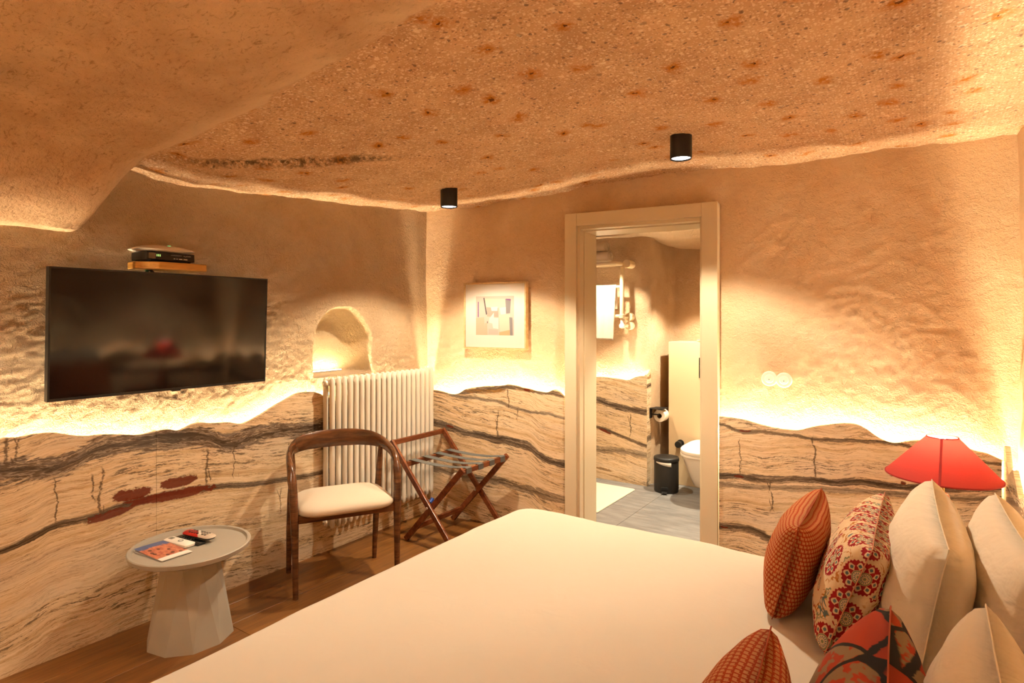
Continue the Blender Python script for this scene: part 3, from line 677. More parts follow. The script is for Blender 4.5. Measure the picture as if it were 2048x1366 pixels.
# ================================================================== TELEVISION AND SHELF
tv = thing('television', (0.0, -1.82, 1.08), 'large black flat television hung on the rough wall', 'television')
ty0, ty1, tz0, tz1 = -2.318, -1.323, 1.079, 1.640
BEZEL = plain('black_plastic', (0.008, 0.008, 0.008), 0.35)
t = NT('dark_glass_screen', 0.075, 0.5); t.color((0.004, 0.003, 0.003)); SCREEN = t.m
MB().box((-0.012, ty0 + 0.004, tz0 + 0.004), (0.028, ty1 - 0.004, tz1 - 0.004)).build('housing', BEZEL, tv, bevel=0.004)
b = MB(); w_ = 0.007
b.box((0.0, ty0, tz0), (0.032, ty1, tz0 + 0.011)).box((0.0, ty0, tz1 - w_), (0.032, ty1, tz1)).box((0.0, ty0, tz0 + 0.011), (0.032, ty0 + w_, tz1 - w_)).box((0.0, ty1 - w_, tz0 + 0.011), (0.032, ty1, tz1 - w_))
b.build('bezel', BEZEL, tv)
MB().box((0.026, ty0 + w_, tz0 + 0.011), (0.0305, ty1 - w_, tz1 - w_)).build('screen', SCREEN, tv)
MB().box((0.008, -1.815, tz0 - 0.007), (0.028, -1.775, tz0)).build('sensor_tab', BEZEL, tv, bevel=0.002)
MB().box((-0.045, -2.0, 1.25), (-0.012, -1.64, 1.5)).build('wall_bracket', BLACKMETAL, tv)
tv.rotation_euler = (0, math.radians(2.2), 0); tv.location.x -= 0.008

OAKSHELF = mat_wood('honey_pine', (0.42, 0.20, 0.035), (0.60, 0.32, 0.075), 0.45, (14, 4, 60))
zs_ = 1.685
m = MB(); m.loft([[(x, y, z) for x, y in ((-0.05, -1.985), (0.03, -1.985), (0.085, -1.95), (0.115, -1.92), (0.115, -1.70), (0.09, -1.685), (-0.05, -1.685))] for z in (zs_ - 0.033, zs_)])
shelf = tag(m.build('wall_shelf', OAKSHELF, None, bevel=0.004), 'small honey coloured wooden wall shelf above the television', 'shelf')
# receiver box
stb = thing('set_top_box', (0.02, -1.84, zs_), 'small black receiver box on the wooden wall shelf', 'receiver')
by0, by1, bz0, bz1 = -1.965, -1.745, zs_ + 0.008, zs_ + 0.046
MB().box((-0.055, by0, bz0), (0.088, by1, bz1)).build('case', BEZEL, stb, bevel=0.003)
MB().box((0.088, by0 + 0.002, bz0 + 0.002), (0.0915, by1 - 0.002, bz1 - 0.002)).build('front_panel', plain('gloss_black', (0.01, 0.009, 0.008), 0.12), stb, bevel=0.001)
MB().box((0.0914, by0 + 0.010, bz0 + 0.006), (0.0922, by0 + 0.040, bz1 - 0.006)).build('card_window', plain('smoky_window', (0.16, 0.13, 0.09), 0.15), stb)
t = emit('green_digits', (0.15, 0.55, 0.12), 0.5)
g = MB()
for k in range(3): g.box((0.0915, by0 + 0.044 + k * 0.007, bz0 + 0.017), (0.0921, by0 + 0.0475 + k * 0.007, bz0 + 0.027))
g.build('digit_display', t, stb)
WHITEINK = plain('white_print', (0.75, 0.72, 0.66), 0.6)
def squiggle(y0, length, z, n, seed, dips=()):
    """small handwriting-like printed mark, too small to read"""
    q = random.Random(seed); pts = []
    for k in range(n + 1):
        zz = z + (0.0022 if k % 2 else -0.0022) * q.uniform(0.5, 1.0) - (0.005 if k in dips else 0.0)
        pts.append((0.0918, y0 + length * k / n, zz))
    MB().tube(pts, 0.0008, 5).build('printed_mark', WHITEINK, stb)
squiggle(by0 + 0.108, 0.050, bz0 + 0.0265, 15, 4); squiggle(by0 + 0.166, 0.034, bz0 + 0.0262, 11, 9, (3,))
g = MB()
for a, bb in ((0.120, 0.128), (0.133, 0.139), (0.144, 0.160), (0.166, 0.184)): g.box((0.0915, by0 + a, bz0 + 0.009), (0.0921, by0 + bb, bz0 + 0.0125))
g.build('port_marks', WHITEINK, stb)
for yy in (by0 + 0.02, by1 - 0.02):
    for xx in (-0.04, 0.075): MB().cyl((xx, yy, zs_), (xx, yy, bz0 + 0.001), 0.008, n=12).build('foot', BEZEL, stb)
# white router lying on the receiver
rt = thing('router', (0.02, -1.86, bz1), 'flat white router with a green light on the black receiver', 'router')
m = MB(); rings = []
for ins, z in ((0.05, 0.0), (0.012, 0.005), (0.0, 0.012), (0.006, 0.018), (0.03, 0.028), (0.06, 0.034), (0.085, 0.036)):
    rings.append([(0.015 + yy_, -1.862 + xx_, bz1 + 0.0005 + z + 0.0006 * (yy_ > 0)) for xx_, yy_ in rrect(0.132 - ins * 1.25, 0.085 - ins * 0.8, 0.05)])
m.loft(rings).build('shell', plain('white_abs', (0.74, 0.66, 0.56), 0.4), rt, smooth=True)
MB().lathe([(0.0085, 0.0), (0.0085, 0.0016)], (0.04, -1.842, bz1 + 0.0350), 16).build('status_light', emit('green_led', (0.1, 0.9, 0.25), 1.2), rt)
m = MB()
for k in range(9):
    a = -1.975 + k * 0.006; m.box((-0.03 + k * 0.006, a, bz1 + 0.006), (-0.027 + k * 0.006, a + 0.003, bz1 + 0.016))
m.build('vent_rib', plain('grey_vent', (0.30, 0.26, 0.21), 0.6), rt)
def cable(path, r, mat, name='cable', parent=None):
    P = [Vector(p) for p in path]; out = []
    for i in range(len(P) - 1):
        p0 = P[max(i - 1, 0)]; p1 = P[i]; p2 = P[i + 1]; p3 = P[min(i + 2, len(P) - 1)]
        for k in range(8):
            s = k / 8; out.append(0.5 * ((2 * p1) + (-p0 + p2) * s + (2 * p0 - 5 * p1 + 4 * p2 - p3) * s * s + (-p0 + 3 * p1 - 3 * p2 + p3) * s ** 3))
    out.append(P[-1]); return MB().tube(out, r, 8).build(name, mat, parent, smooth=True)
tag(cable([(-0.03, -1.915, 1.655), (0.0, -1.92, 1.645), (-0.002, -1.94, 1.62), (-0.03, -1.95, 1.56)], 0.006, plain('green_sleeve', (0.03, 0.20, 0.09), 0.5)), 'short green cable between the wall shelf and the television', 'cable')
tag(cable([(-0.03, -1.905, 1.655), (0.002, -1.90, 1.645), (0.0, -1.885, 1.62), (-0.03, -1.88, 1.56)], 0.006, BEZEL), 'short black cable between the wall shelf and the television', 'cable')

# ================================================================== NICHE LIGHT
nl = thing('niche_light', (-0.14, -0.80, 1.07), 'warm light strip glowing on the sill of the arched niche', 'light strip')
MB().box((-0.235, -0.87, 1.0705), (-0.215, -0.60, 1.079)).build('channel', plain('aluminium_channel', (0.6, 0.55, 0.5), 0.4, metal=0.6), nl)
MB().box((-0.232, -0.868, 1.0785), (-0.218, -0.602, 1.081)).build('led_strip', emit('niche_led', (1.0, 0.76, 0.38), 60.0), nl)

# ================================================================== RADIATOR
RADW = plain('cream_enamel', (0.74, 0.68, 0.57), 0.3, 0.5)
ra = thing('radiator', (0.075, -0.53, 0.17), 'tall cream tube radiator fixed to the marble panels', 'radiator')
ry0 = float(pxx(662, 763, 0.10)[1]) + 0.023; ry1 = min(float(pxx(875, 742, 0.10)[1]) - 0.023, -0.040)
NS = 20; rz0, rz1 = 0.165, 1.062
for k in range(NS):
    y = ry0 + (ry1 - ry0) * k / (NS - 1)
    m = MB()
    for xc in (0.024, 0.082):
        m.tube([(xc, y, rz0 + 0.0), (xc, y, rz0 + 0.012), (xc, y, rz0 + 0.05), (xc, y, rz1 - 0.05), (xc, y, rz1 - 0.014), (xc, y, rz1)], [0.008, 0.0145, 0.0168, 0.0168, 0.016, 0.010], 12)
    for zc_ in (rz0 + 0.035, rz1 - 0.026):
        m.tube([(0.024, y, zc_), (0.053, y, zc_), (0.082, y, zc_)], None, 12, flat=[(0.020, 0.023)] * 3)
    m.build('section', RADW, ra, smooth=True, angle=60)
for zz in (rz1 - 0.03, rz0 + 0.035): MB().cyl((0.053, ry0 - 0.01, zz), (0.053, ry1 + 0.01, zz), 0.017).build('header_pipe', RADW, ra, smooth=True)
for zz in (rz1 - 0.03, rz0 + 0.035):
    MB().tube([(0.053, ry0 - 0.022, zz), (0.053, ry0 - 0.034, zz), (0.053, ry0 - 0.040, zz)], [0.021, 0.019, 0.011], 16).build('end_plug', RADW, ra, smooth=True)
    MB().cyl((0.053, ry0 - 0.045, zz), (0.053, ry0 - 0.038, zz), 0.006, n=6).build('bleed_screw', plain('nickel', (0.5, 0.45, 0.38), 0.3, metal=1.0), ra)
MB().tube([(0.053, ry1 + 0.016, 0.195), (0.053, ry1 + 0.030, 0.195), (0.053, ry1 + 0.034, 0.19), (0.053, ry1 + 0.034, 0.10), (0.03, ry1 + 0.034, 0.09), (0.001, ry1 + 0.034, 0.09)], 0.009, 10).build('supply_pipe', RADW, ra, smooth=True)
bv_ = pyy(863, 1001, -0.10)
MB().cyl((bv_[0], bv_[1] - 0.015, bv_[2] - 0.012), (bv_[0], bv_[1] + 0.012, bv_[2] + 0.01), 0.014, n=12).build('valve_cap', plain('blue_plastic', (0.02, 0.08, 0.42), 0.4), ra, smooth=True)['label'] = 'small blue valve cap'
for yy in (ry0 + 0.15, ry1 - 0.15):
    MB().box((0.0, yy - 0.012, rz1 - 0.12), (0.03, yy + 0.012, rz1 - 0.09)).build('bracket', RADW, ra)

# ================================================================== ARMCHAIR
WALNUT = mat_wood('dark_walnut', (0.060, 0.020, 0.007), (0.150, 0.056, 0.018), 0.22, (6, 6, 40))
CO = np.array([0.196, -1.0, 0.0]); CF = np.array([0.871, -0.491, 0]); CR = np.array([0.491, 0.871, 0])
def ch(a, b_, z): p = CO + CR * (a + 0.015) + CF * b_; return (p[0], p[1], z)
chair = thing('armchair', tuple(CO + CF * 0.17), 'dark walnut armchair with a curved back rail and cream seat', 'chair')
half = [(-0.262, 0.352, 0.0), (-0.263, 0.347, 0.20), (-0.266, 0.340, 0.40), (-0.270, 0.330, 0.52), (-0.274, 0.312, 0.585), (-0.277, 0.275, 0.632), (-0.276, 0.215, 0.662), (-0.270, 0.135, 0.680), (-0.252, 0.06, 0.695), (-0.215, -0.01, 0.706), (-0.155, -0.055, 0.713), (-0.08, -0.078, 0.716), (0, -0.084, 0.717)]
hr = [(0.0135, 0.0135), (0.016, 0.016), (0.020, 0.021), (0.021, 0.022), (0.020, 0.023), (0.019, 0.026), (0.0175, 0.029), (0.016, 0.032), (0.0145, 0.037), (0.013, 0.043), (0.012, 0.047), (0.0115, 0.050), (0.0115, 0.050)]
def catm(P, sub=5):
    P = [np.array(p, float) for p in P]; out = []
    for i in range(len(P) - 1):
        p0 = P[max(i - 1, 0)]; p1 = P[i]; p2 = P[i + 1]; p3 = P[min(i + 2, len(P) - 1)]
        for k in range(sub):
            s = k / sub; out.append(0.5 * ((2 * p1) + (-p0 + p2) * s + (2 * p0 - 5 * p1 + 4 * p2 - p3) * s * s + (-p0 + 3 * p1 - 3 * p2 + p3) * s ** 3))
    out.append(P[-1]); return out
fullp = half + [(-a, b_, z) for a, b_, z in half[-2::-1]]; fullr = hr + hr[-2::-1]
pth = catm(fullp); rr_ = catm([(a, b_, 0) for a, b_ in fullr]); W3 = [ch(*p) for p in pth]
ups = []
for i, p in enumerate(pth):
    hgt = min(1.0, max(0.0, (p[2] - 0.54) / 0.10)); inward = np.array(ch(0, 0.14, 0)) - np.array(W3[i]); inward[2] = 0; inward /= np.linalg.norm(inward)
    u_ = np.array([0, 0, 1.0]) * hgt + inward * (1 - hgt) + 0.001; ups.append(tuple(u_ / np.linalg.norm(u_)))
nl_ = 16                                   # ring index where the leg turns into the arm
def piece(i0, i1, name):
    MB().tube(W3[i0:i1], None, 16, flat=[(x[0], x[1]) for x in rr_[i0:i1]], up=ups[i0:i1]).build(name, WALNUT, chair, smooth=True, angle=80)
piece(0, nl_, 'leg'); piece(nl_ - 1, len(W3) - nl_ + 1, 'back_rail'); piece(len(W3) - nl_, len(W3), 'leg')
for sg in (-1, 1):
    MB().tube([ch(sg * 0.240 - 0.020, 0.0, 0.0), ch(sg * 0.241 - 0.016, 0.02, 0.25), ch(sg * 0.242 - 0.010, 0.035, 0.42), ch(sg * 0.243, 0.045, 0.60), ch(sg * 0.247, 0.047, 0.69)], [0.0125, 0.0175, 0.019, 0.016, 0.013], 14).build('leg', WALNUT, chair, smooth=True)
MB().bar(ch(-0.255, 0.332, 0.395), ch(0.255, 0.332, 0.395), 0.022, 0.045).build('seat_rail', WALNUT, chair, bevel=0.004)
MB().bar(ch(-0.225, 0.03, 0.395), ch(0.225, 0.03, 0.395), 0.020, 0.045).build('seat_rail', WALNUT, chair, bevel=0.004)
for sg in (-1, 1): MB().bar(ch(sg * 0.250, 0.335, 0.395), ch(sg * 0.228, 0.02, 0.395), 0.020, 0.045).build('seat_rail', WALNUT, chair, bevel=0.004)
t = NT('cream_upholstery', 0.9, 0.2); n = t.noise(t.coord(), 420, 2); t.color(t.mix(n, (0.50, 0.41, 0.31), (0.62, 0.52, 0.40))); t.normal(t.bump(n, 0.15, 0.001)); CREAMFAB = t.m
rings = []
for ins, z in ((0.02, 0.398), (0.0, 0.41), (-0.006, 0.428), (0.0, 0.444), (0.022, 0.459), (0.06, 0.469), (0.11, 0.475), (0.17, 0.478), (0.22, 0.479)):
    ring = []
    for a, b_ in rrect(0.252 - ins, 0.218 - ins, max(0.11 - ins * 0.5, 0.01), 8):
        tap = 1.0 - 0.06 * (0.2 - b_) / 0.4
        ring.append(ch(a * tap, b_ + 0.185, z - 0.018 * (a / 0.25) ** 2 * 0 + 0.004 * (b_ / 0.2)))
    rings.append(ring)
MB().loft(rings).build('seat_cushion', CREAMFAB, chair, smooth=True, angle=180, sub=1)

# ================================================================== LUGGAGE RACK
REDWOOD = mat_wood('reddish_beech', (0.115, 0.026, 0.008), (0.235, 0.068, 0.021), 0.25, (30, 8, 30))
rk = thing('luggage_rack', (0.47, -0.25, 0.0), 'folding reddish wood luggage rack with grey straps', 'luggage rack')
STEEL = plain('steel', (0.62, 0.56, 0.48), 0.3, metal=1.0)
def leg(p, q, y): return MB().bar((p[0], y, p[1]), (q[0], y, q[1]), 0.020, 0.036, up=(0, 1, 0)).build('leg', REDWOOD, rk, bevel=0.003)
yn, yf = -0.49, -0.005
for y in (yn, yf):
    ins = 0.011 if y == yn else -0.011
    MB().bar((0.150, y - ins, 0.625), (0.695, y - ins, 0.004), 0.036, 0.019, up=(0, 1, 0)).build('leg', REDWOOD, rk, bevel=0.003)
    MB().bar((0.733, y + ins, 0.515), (0.262, y + ins, 0.004), 0.036, 0.019, up=(0, 1, 0)).build('leg', REDWOOD, rk, bevel=0.003)
    xm, zm = 0.470, 0.245
    yo = y - 0.024 if y == yn else y - 0.024
    MB().tube([(xm, yo, zm), (xm, yo + 0.004, zm), (xm, yo + 0.045, zm)], [0.006, 0.008, 0.006], 12).build('bolt', STEEL, rk, smooth=True)
def yrail(x, z, w, h, name='rail'): return MB().box((x - w / 2, yn + 0.005, z - h / 2), (x + w / 2, yf - 0.005, z + h / 2)).build(name, REDWOOD, rk, bevel=0.003)
MB().bar((0.156, yn, 0.612), (0.156, yf, 0.612), 0.018, 0.034).build('rail', REDWOOD, rk, bevel=0.003)
yrail(0.272, 0.487, 0.020, 0.032); yrail(0.722, 0.500, 0.022, 0.032); yrail(0.345, 0.095, 0.018, 0.032, 'stretcher')
t = NT('grey_webbing', 0.9, 0.2); c = t.coord(); n = t.noise(c, 300, 2); t.color(t.mix(n, (0.085, 0.085, 0.08), (0.14, 0.14, 0.13))); STRAP = t.m
for k in range(4):
    yc = yn + 0.065 + k * 0.118
    m = MB(); hw = 0.025; pth = [(0.262, 0.468), (0.260, 0.503), (0.272, 0.5055), (0.39, 0.499), (0.50, 0.497), (0.62, 0.503), (0.722, 0.518), (0.735, 0.516), (0.735, 0.482)]
    rings = [[(x, yc - hw, z), (x, yc + hw, z), (x, yc + hw, z + 0.0022), (x, yc - hw, z + 0.0022)] for x, z in pth]
    for q_ in (0, 1, 7, 8):
        x, z = pth[q_]; sx = -0.0022 if q_ < 2 else 0.0022; rings[q_] = [(x, yc - hw, z), (x, yc + hw, z), (x + sx, yc + hw, z + 0.001), (x + sx, yc - hw, z + 0.001)]
    m.loft(rings).build('strap', STRAP, rk)

# ================================================================== SIDE TABLE AND WHAT LIES ON IT
GREIGE = plain('greige_lacquer', (0.37, 0.325, 0.26), 0.55, 0.3, vary=0.06, scale=8)
tcx, tcy, tz = 0.292, -1.868, 0.405
st = thing('side_table', (tcx, tcy, 0), 'greige round tray table on a faceted pedestal', 'side table')
MB().lathe([(0.10, tz - 0.028), (0.225, tz - 0.024), (0.243, tz - 0.014), (0.247, tz + 0.004), (0.243, tz + 0.0075), (0.232, tz + 0.0065), (0.226, tz - 0.004), (0.001, tz - 0.004)], (tcx, tcy, 0), 72, True, False).build('tray_top', GREIGE, st, smooth=True, angle=35)
rings = []
nb = 10
def ringp(r0, z, rot): return [(tcx + r0 * math.cos(rot + 2 * math.pi * k / nb), tcy + r0 * math.sin(rot + 2 * math.pi * k / nb), z) for k in range(nb)]
bot = ringp(0.178, 0.0, 0.2); mid = ringp(0.118, tz - 0.075, 0.2 + math.pi / nb); neck = ringp(0.114, tz - 0.026, 0.2 + math.pi / nb)
m = MB(); m.v = bot + mid + neck; m.f = [tuple(range(nb))[::-1], tuple(range(2 * nb, 3 * nb))]
for k in range(nb):
    k1 = (k + 1) % nb
    m.f += [(k, k1, nb + k), (k1, nb + k1, nb + k), (nb + k, nb + k1, 2 * nb + k1, 2 * nb + k)]
m.mi = [0] * len(m.f); m.build('pedestal', GREIGE, st)
zt = tz - 0.004
# leaflet: picture cover of a pink rock village under a blue sky, white foot
lf = thing('leaflet', (0.25, -1.97, zt), 'folded leaflet with a pink village picture on the side table', 'leaflet')
A = np.array([0.150, -2.043]); Bc = np.array([0.150, -1.915]); D = np.array([0.372, -2.030]); 
ax = (D - A); ay = (Bc - A)
def lp(u_, v_, h=0.0): p = A + ax * u_ + ay * v_; return (p[0], p[1], zt + 0.0062 + 0.006 * (1 - u_) ** 2 + h)
t = NT('leaflet_print', 0.35, 0.4); uv = t.coord('UV'); u_, v_, _ = t.sep(uv)
nz = t.noise(uv, 7, 4, 0.6)
c_ = t.mix(t.ss(0.35, 0.65, nz), (0.40, 0.10, 0.06), (0.62, 0.24, 0.13))
vb = t.voro(t.mapv(uv, (6, 5, 1)), 1.0); c_ = t.mix(t.ss(0.32, 0.24, vb), c_, (0.10, 0.035, 0.025))
c_ = t.mix(t.ss(0.24, 0.16, t.add(u_, t.mul(t.sub(nz, 0.5), 0.25))), c_, (0.075, 0.115, 0.26))
c_ = t.mix(t.ss(0.835, 0.84, u_), c_, (0.82, 0.77, 0.70)); t.color(c_)
NU, NV = 14, 6
m = MB(); m.v = [lp(i / NU, j / NV, 0.004 * math.sin(math.pi * j / NV) * 0.3) for j in range(NV + 1) for i in range(NU + 1)]; m.uv = [(i / NU, j / NV) for j in range(NV + 1) for i in range(NU + 1)]
m.f = [(j * (NU + 1) + i, j * (NU + 1) + i + 1, (j + 1) * (NU + 1) + i + 1, (j + 1) * (NU + 1) + i) for j in range(NV) for i in range(NU)]; m.mi = [0] * len(m.f)
o = m.build('cover', t.m, lf); md = o.modifiers.new('s', 'SOLIDIFY'); md.thickness = 0.0006
m = MB(); m.v = [(lp(i / NU, j / NV)[0], lp(i / NU, j / NV)[1], zt + 0.001 + 0.0035 * (i / NU)) for j in (0, NV) for i in range(NU + 1)]
m.f = [(i, i + 1, NU + 1 + i + 1, NU + 1 + i) for i in range(NU)]; m.mi = [0] * NU
o = m.build('inner_page', plain('paper', (0.80, 0.74, 0.66), 0.6), lf); md = o.modifiers.new('s', 'SOLIDIFY'); md.thickness = 0.0006
# white handset, black slim remote, red and grey oval remote
def slab(c, hx, hy, r, prof, ang, name, mat, parent, smooth=True):
    ca, sa = math.cos(ang), math.sin(ang)
    rings = [[(c[0] + x * ca - y * sa, c[1] + x * sa + y * ca, c[2] + z) for x, y in rrect(hx - ins, hy - ins, max(r - ins * 0.6, 0.002), 6)] for ins, z in prof]
    return MB().loft(rings).build(name, mat, parent, smooth=smooth, angle=50)
WHITEP = plain('white_plastic', (0.80, 0.75, 0.66), 0.35)
wh = thing('air_conditioner_remote', (0.215, -1.886, zt), 'white handset with a round ring button on the side table', 'remote')
wang = math.atan2(0.02, 0.16)
slab((0.222, -1.884, zt), 0.083, 0.026, 0.014, ((0.006, 0.0), (0.0, 0.004), (0.0, 0.013), (0.006, 0.017)), wang, 'case', WHITEP, wh)
slab((0.165, -1.890, zt + 0.0168), 0.013, 0.010, 0.002, ((0, 0), (0, 0.0008)), wang, 'display', plain('lcd_grey', (0.16, 0.15, 0.12), 0.3), wh)
MB().lathe([(0.007, 0.0), (0.012, 0.0), (0.012, 0.0015), (0.007, 0.0015)], (0.232, -1.883, zt + 0.0168), 20, False, False).build('ring_button', plain('grey_ring', (0.22, 0.21, 0.19), 0.4), wh)
bk = thing('slim_remote', (0.225, -1.842, zt), 'slim black remote under the red remote on the side table', 'remote')
slab((0.232, -1.841, zt), 0.088, 0.020, 0.006, ((0.001, 0.0), (0.0, 0.002), (0.0, 0.010), (0.002, 0.012)), 0.10, 'case', plain('black_gloss_plastic', (0.012, 0.012, 0.010), 0.25), bk)
for i in range(6):
    for j in range(2): slab((0.165 + i * 0.016, -1.853 + j * 0.014 + i * 0.0016, zt + 0.012), 0.0045, 0.004, 0.001, ((0, 0), (0, 0.0008)), 0.10, 'button', plain('dark_grey_key', (0.06, 0.06, 0.055), 0.5), bk)
rd = thing('oval_remote', (0.235, -1.80, zt), 'oval red and beige remote with many black buttons', 'remote')
rang = 0.18; rc_ = (0.245, -1.806, zt + 0.013)
slab(rc_, 0.094, 0.028, 0.027, ((0.016, 0.0), (0.004, 0.005), (0.0, 0.012)), rang, 'base', BEZEL, rd)
t = NT('red_beige_shell', 0.3); x_, y_, z_ = t.sep(t.coord()); nn_ = t.noise(t.coord(), 40, 2)
t.color(t.mix(t.ss(0.235, 0.243, t.add(x_, t.add(t.mul(t.add(y_, 1.806), 1.6), t.mul(t.sub(nn_, 0.5), 0.02)))), (0.42, 0.016, 0.012), (0.55, 0.46, 0.36)))
slab((rc_[0], rc_[1], rc_[2] + 0.0115), 0.094, 0.028, 0.027, ((0.0, 0.0), (0.002, 0.004), (0.010, 0.009), (0.020, 0.011)), rang, 'top_shell', t.m, rd)
for i in range(8):
    for j in range(3):
        lx = -0.062 + i * 0.0165; ly = -0.012 + j * 0.012
        if abs(lx) > 0.055 and j != 1: continue
        slab((rc_[0] + lx * math.cos(rang) - ly * math.sin(rang), rc_[1] + lx * math.sin(rang) + ly * math.cos(rang), rc_[2] + 0.0205), 0.0064, 0.0046, 0.003, ((0, 0), (0.001, 0.0026)), rang, 'button', BEZEL if (i + j) % 5 else WHITEP, rd)

# ================================================================== FRAMED PICTURE
def bq(t0, t1, z0, z1, o): return [bw(t0, z0, o), bw(t1, z0, o), bw(t1, z1, o), bw(t0, z1, o)]
pt0, pt1, pz0_, pz1_ = 0.313, 0.806, 1.208, 1.671
pc = thing('framed_picture', bw((pt0 + pt1) / 2, pz0_, 0.05), 'abstract pastel picture in a thin light wood frame', 'picture')
ASH = mat_wood('pale_ash', (0.55, 0.36, 0.16), (0.68, 0.48, 0.25), 0.45, (20, 20, 20))
fw = 0.011
bbox(pt0, pt1, pz0_, pz0_ + fw, 0.015, 0.058).build('frame_side', ASH, pc, bevel=0.001)
bbox(pt0, pt1, pz1_ - fw, pz1_, 0.015, 0.058).build('frame_side', ASH, pc, bevel=0.001)
bbox(pt0, pt0 + fw, pz0_ + fw, pz1_ - fw, 0.015, 0.058).build('frame_side', ASH, pc, bevel=0.001)
bbox(pt1 - fw, pt1, pz0_ + fw, pz1_ - fw, 0.015, 0.058).build('frame_side', ASH, pc, bevel=0.001)
bbox(pt0 + fw, pt1 - fw, pz0_ + fw, pz1_ - fw, 0.024, 0.055).build('mat_board', plain('ivory_mat_board', (0.60, 0.55, 0.48), 0.7), pc)
a0 = pb(952, 593, 0.024); a1 = pb(1028, 671, 0.024)
at0, at1, az0, az1 = a0[0], a1[0], a1[1], a0[1]
pal = [plain('paint_%d' % k, tuple(0.78 * q for q in c), 0.8) for k, c in enumerate([(0.66, 0.47, 0.40), (0.40, 0.33, 0.27), (0.80, 0.70, 0.60), (0.22, 0.08, 0.25), (0.10, 0.08, 0.09), (0.24, 0.22, 0.22), (0.62, 0.38, 0.20), (0.55, 0.42, 0.30), (0.64, 0.42, 0.36), (0.72, 0.55, 0.42)])]
art = MB()
def apoly(mi, pts, lay):
    art.cur = mi; art.poly([bw(at0 + (at1 - at0) * a / 100, az1 - (az1 - az0) * b_ / 100, 0.0236 - 0.00012 * lay) for a, b_ in pts])
apoly(0, [(0, 0), (0, 100), (100, 100), (100, 0)], 0)
apoly(9, [(22, 6), (76, 8), (78, 30), (24, 28)], 1); apoly(7, [(0, 56), (22, 54), (24, 100), (0, 100)], 1); apoly(9, [(62, 48), (90, 47), (90, 92), (64, 90)], 1)
apoly(6, [(62, 92), (90, 86), (90, 100), (62, 100)], 2); apoly(1, [(28, 28), (60, 30), (60, 54), (30, 52)], 2); apoly(2, [(40, 28), (58, 27), (57, 38), (42, 38)], 3)
apoly(2, [(63, 30), (79, 28), (79, 46), (66, 47)], 3); apoly(5, [(78, 8), (92, 10), (90, 44), (80, 45)], 3); apoly(3, [(78, 9), (92, 12), (92, 8), (80, 7)], 4)
apoly(3, [(5, 14), (7.5, 14), (7.5, 54), (5, 54)], 2); apoly(8, [(3, 20), (5, 20), (5, 54), (2, 54)], 2); apoly(4, [(20, 4), (23, 4), (30, 46), (27, 48)], 3)
apoly(4, [(30, 64), (32, 65), (32, 70), (30, 69)], 3); apoly(2, [(36, 58), (48, 42), (48, 56), (60, 56), (60, 84), (46, 82), (44, 70), (36, 68)], 4)
apoly(5, [(88, 54), (96, 55), (97, 100), (90, 100)], 3); apoly(8, [(96, 60), (100, 60), (100, 100), (97, 100)], 3); apoly(7, [(24, 70), (30, 68), (31, 100), (22, 100)], 3); apoly(8, [(34, 84), (58, 86), (60, 98), (34, 97)], 2)
art.build('print', pal, pc)

# ================================================================== SOCKETS
def disc_b(t0, z, r0, prof, name, mat, parent, n=28):
    rings = [[bw(t0 + r_ * math.cos(2 * math.pi * k / n), z + r_ * math.sin(2 * math.pi * k / n), o) for k in range(n)] for r_, o in prof]
    return MB().loft(rings).build(name, mat, parent, smooth=True, angle=40)
for k, (tc_, zc2, lab) in enumerate(((2.314, 1.084, 'round white rotary wall switch nearer the doorway'), (2.389, 1.079, 'round white rotary wall switch farther from the doorway'))):
    sw = thing('wall_switch', bw(tc_, zc2, 0.06), lab, 'switch')
    disc_b(tc_, zc2, 0, [(0.042, 0.075), (0.042, 0.05), (0.038, 0.044), (0.026, 0.043)], 'plate', WHITEP, sw)
    disc_b(tc_, zc2, 0, [(0.024, 0.0425), (0.022, 0.038), (0.018, 0.0365)], 'rosette', WHITEP, sw)
    MB().bar(bw(tc_, zc2 - 0.013, 0.031), bw(tc_, zc2 + 0.013, 0.031), 0.007, 0.012, up=tuple(BN)).build('knob', WHITEP, sw, bevel=0.002)
    disc_b(tc_, zc2 - 0.002, 0, [(0.0025, 0.0248), (0.0025, 0.0242)], 'centre_dot', BEZEL, sw, 10)
ot, oz = pb(912, 958, -0.006)
so = thing('wall_socket', bw(ot, oz, 0), 'round white socket on the marble behind the luggage rack', 'socket')
disc_b(ot, oz, 0, [(0.042, 0.0), (0.042, -0.007), (0.036, -0.011)], 'plate', WHITEP, so)
disc_b(ot, oz, 0, [(0.020, -0.0112), (0.019, -0.013)], 'insert', plain('grey_white_plastic', (0.6, 0.55, 0.48), 0.4), so)

# ================================================================== BED
bx0, bx1, by0_, by1_, bzt = 1.42, 3.30, -2.78, -0.875, 0.56
bed = thing('bed', ((bx0 + bx1) / 2, (by0_ + by1_) / 2, 0), 'wide bed with a smooth white duvet', 'bed')
MB().box((bx0 + 0.10, by0_ + 0.10, 0.0), (bx1, by1_ - 0.10, 0.26)).build('base', plain('brown_bed_base', (0.14, 0.085, 0.05), 0.8, vary=0.1), bed, bevel=0.01)
COTTON = NT('white_cotton', 0.85, 0.2); n = COTTON.noise(COTTON.coord(), 500, 2); COTTON.color((0.56, 0.485, 0.39))
COTTON.normal(COTTON.bump(COTTON.noise(COTTON.mapv(COTTON.coord(), (1, 1, 1)), 9, 3, 0.5, 1.0), 0.10, 0.02)); COTTON = COTTON.m
cx_, cy_ = (bx0 + bx1) / 2, (by0_ + by1_) / 2; hx_, hy_ = (bx1 - bx0) / 2, (by1_ - by0_) / 2
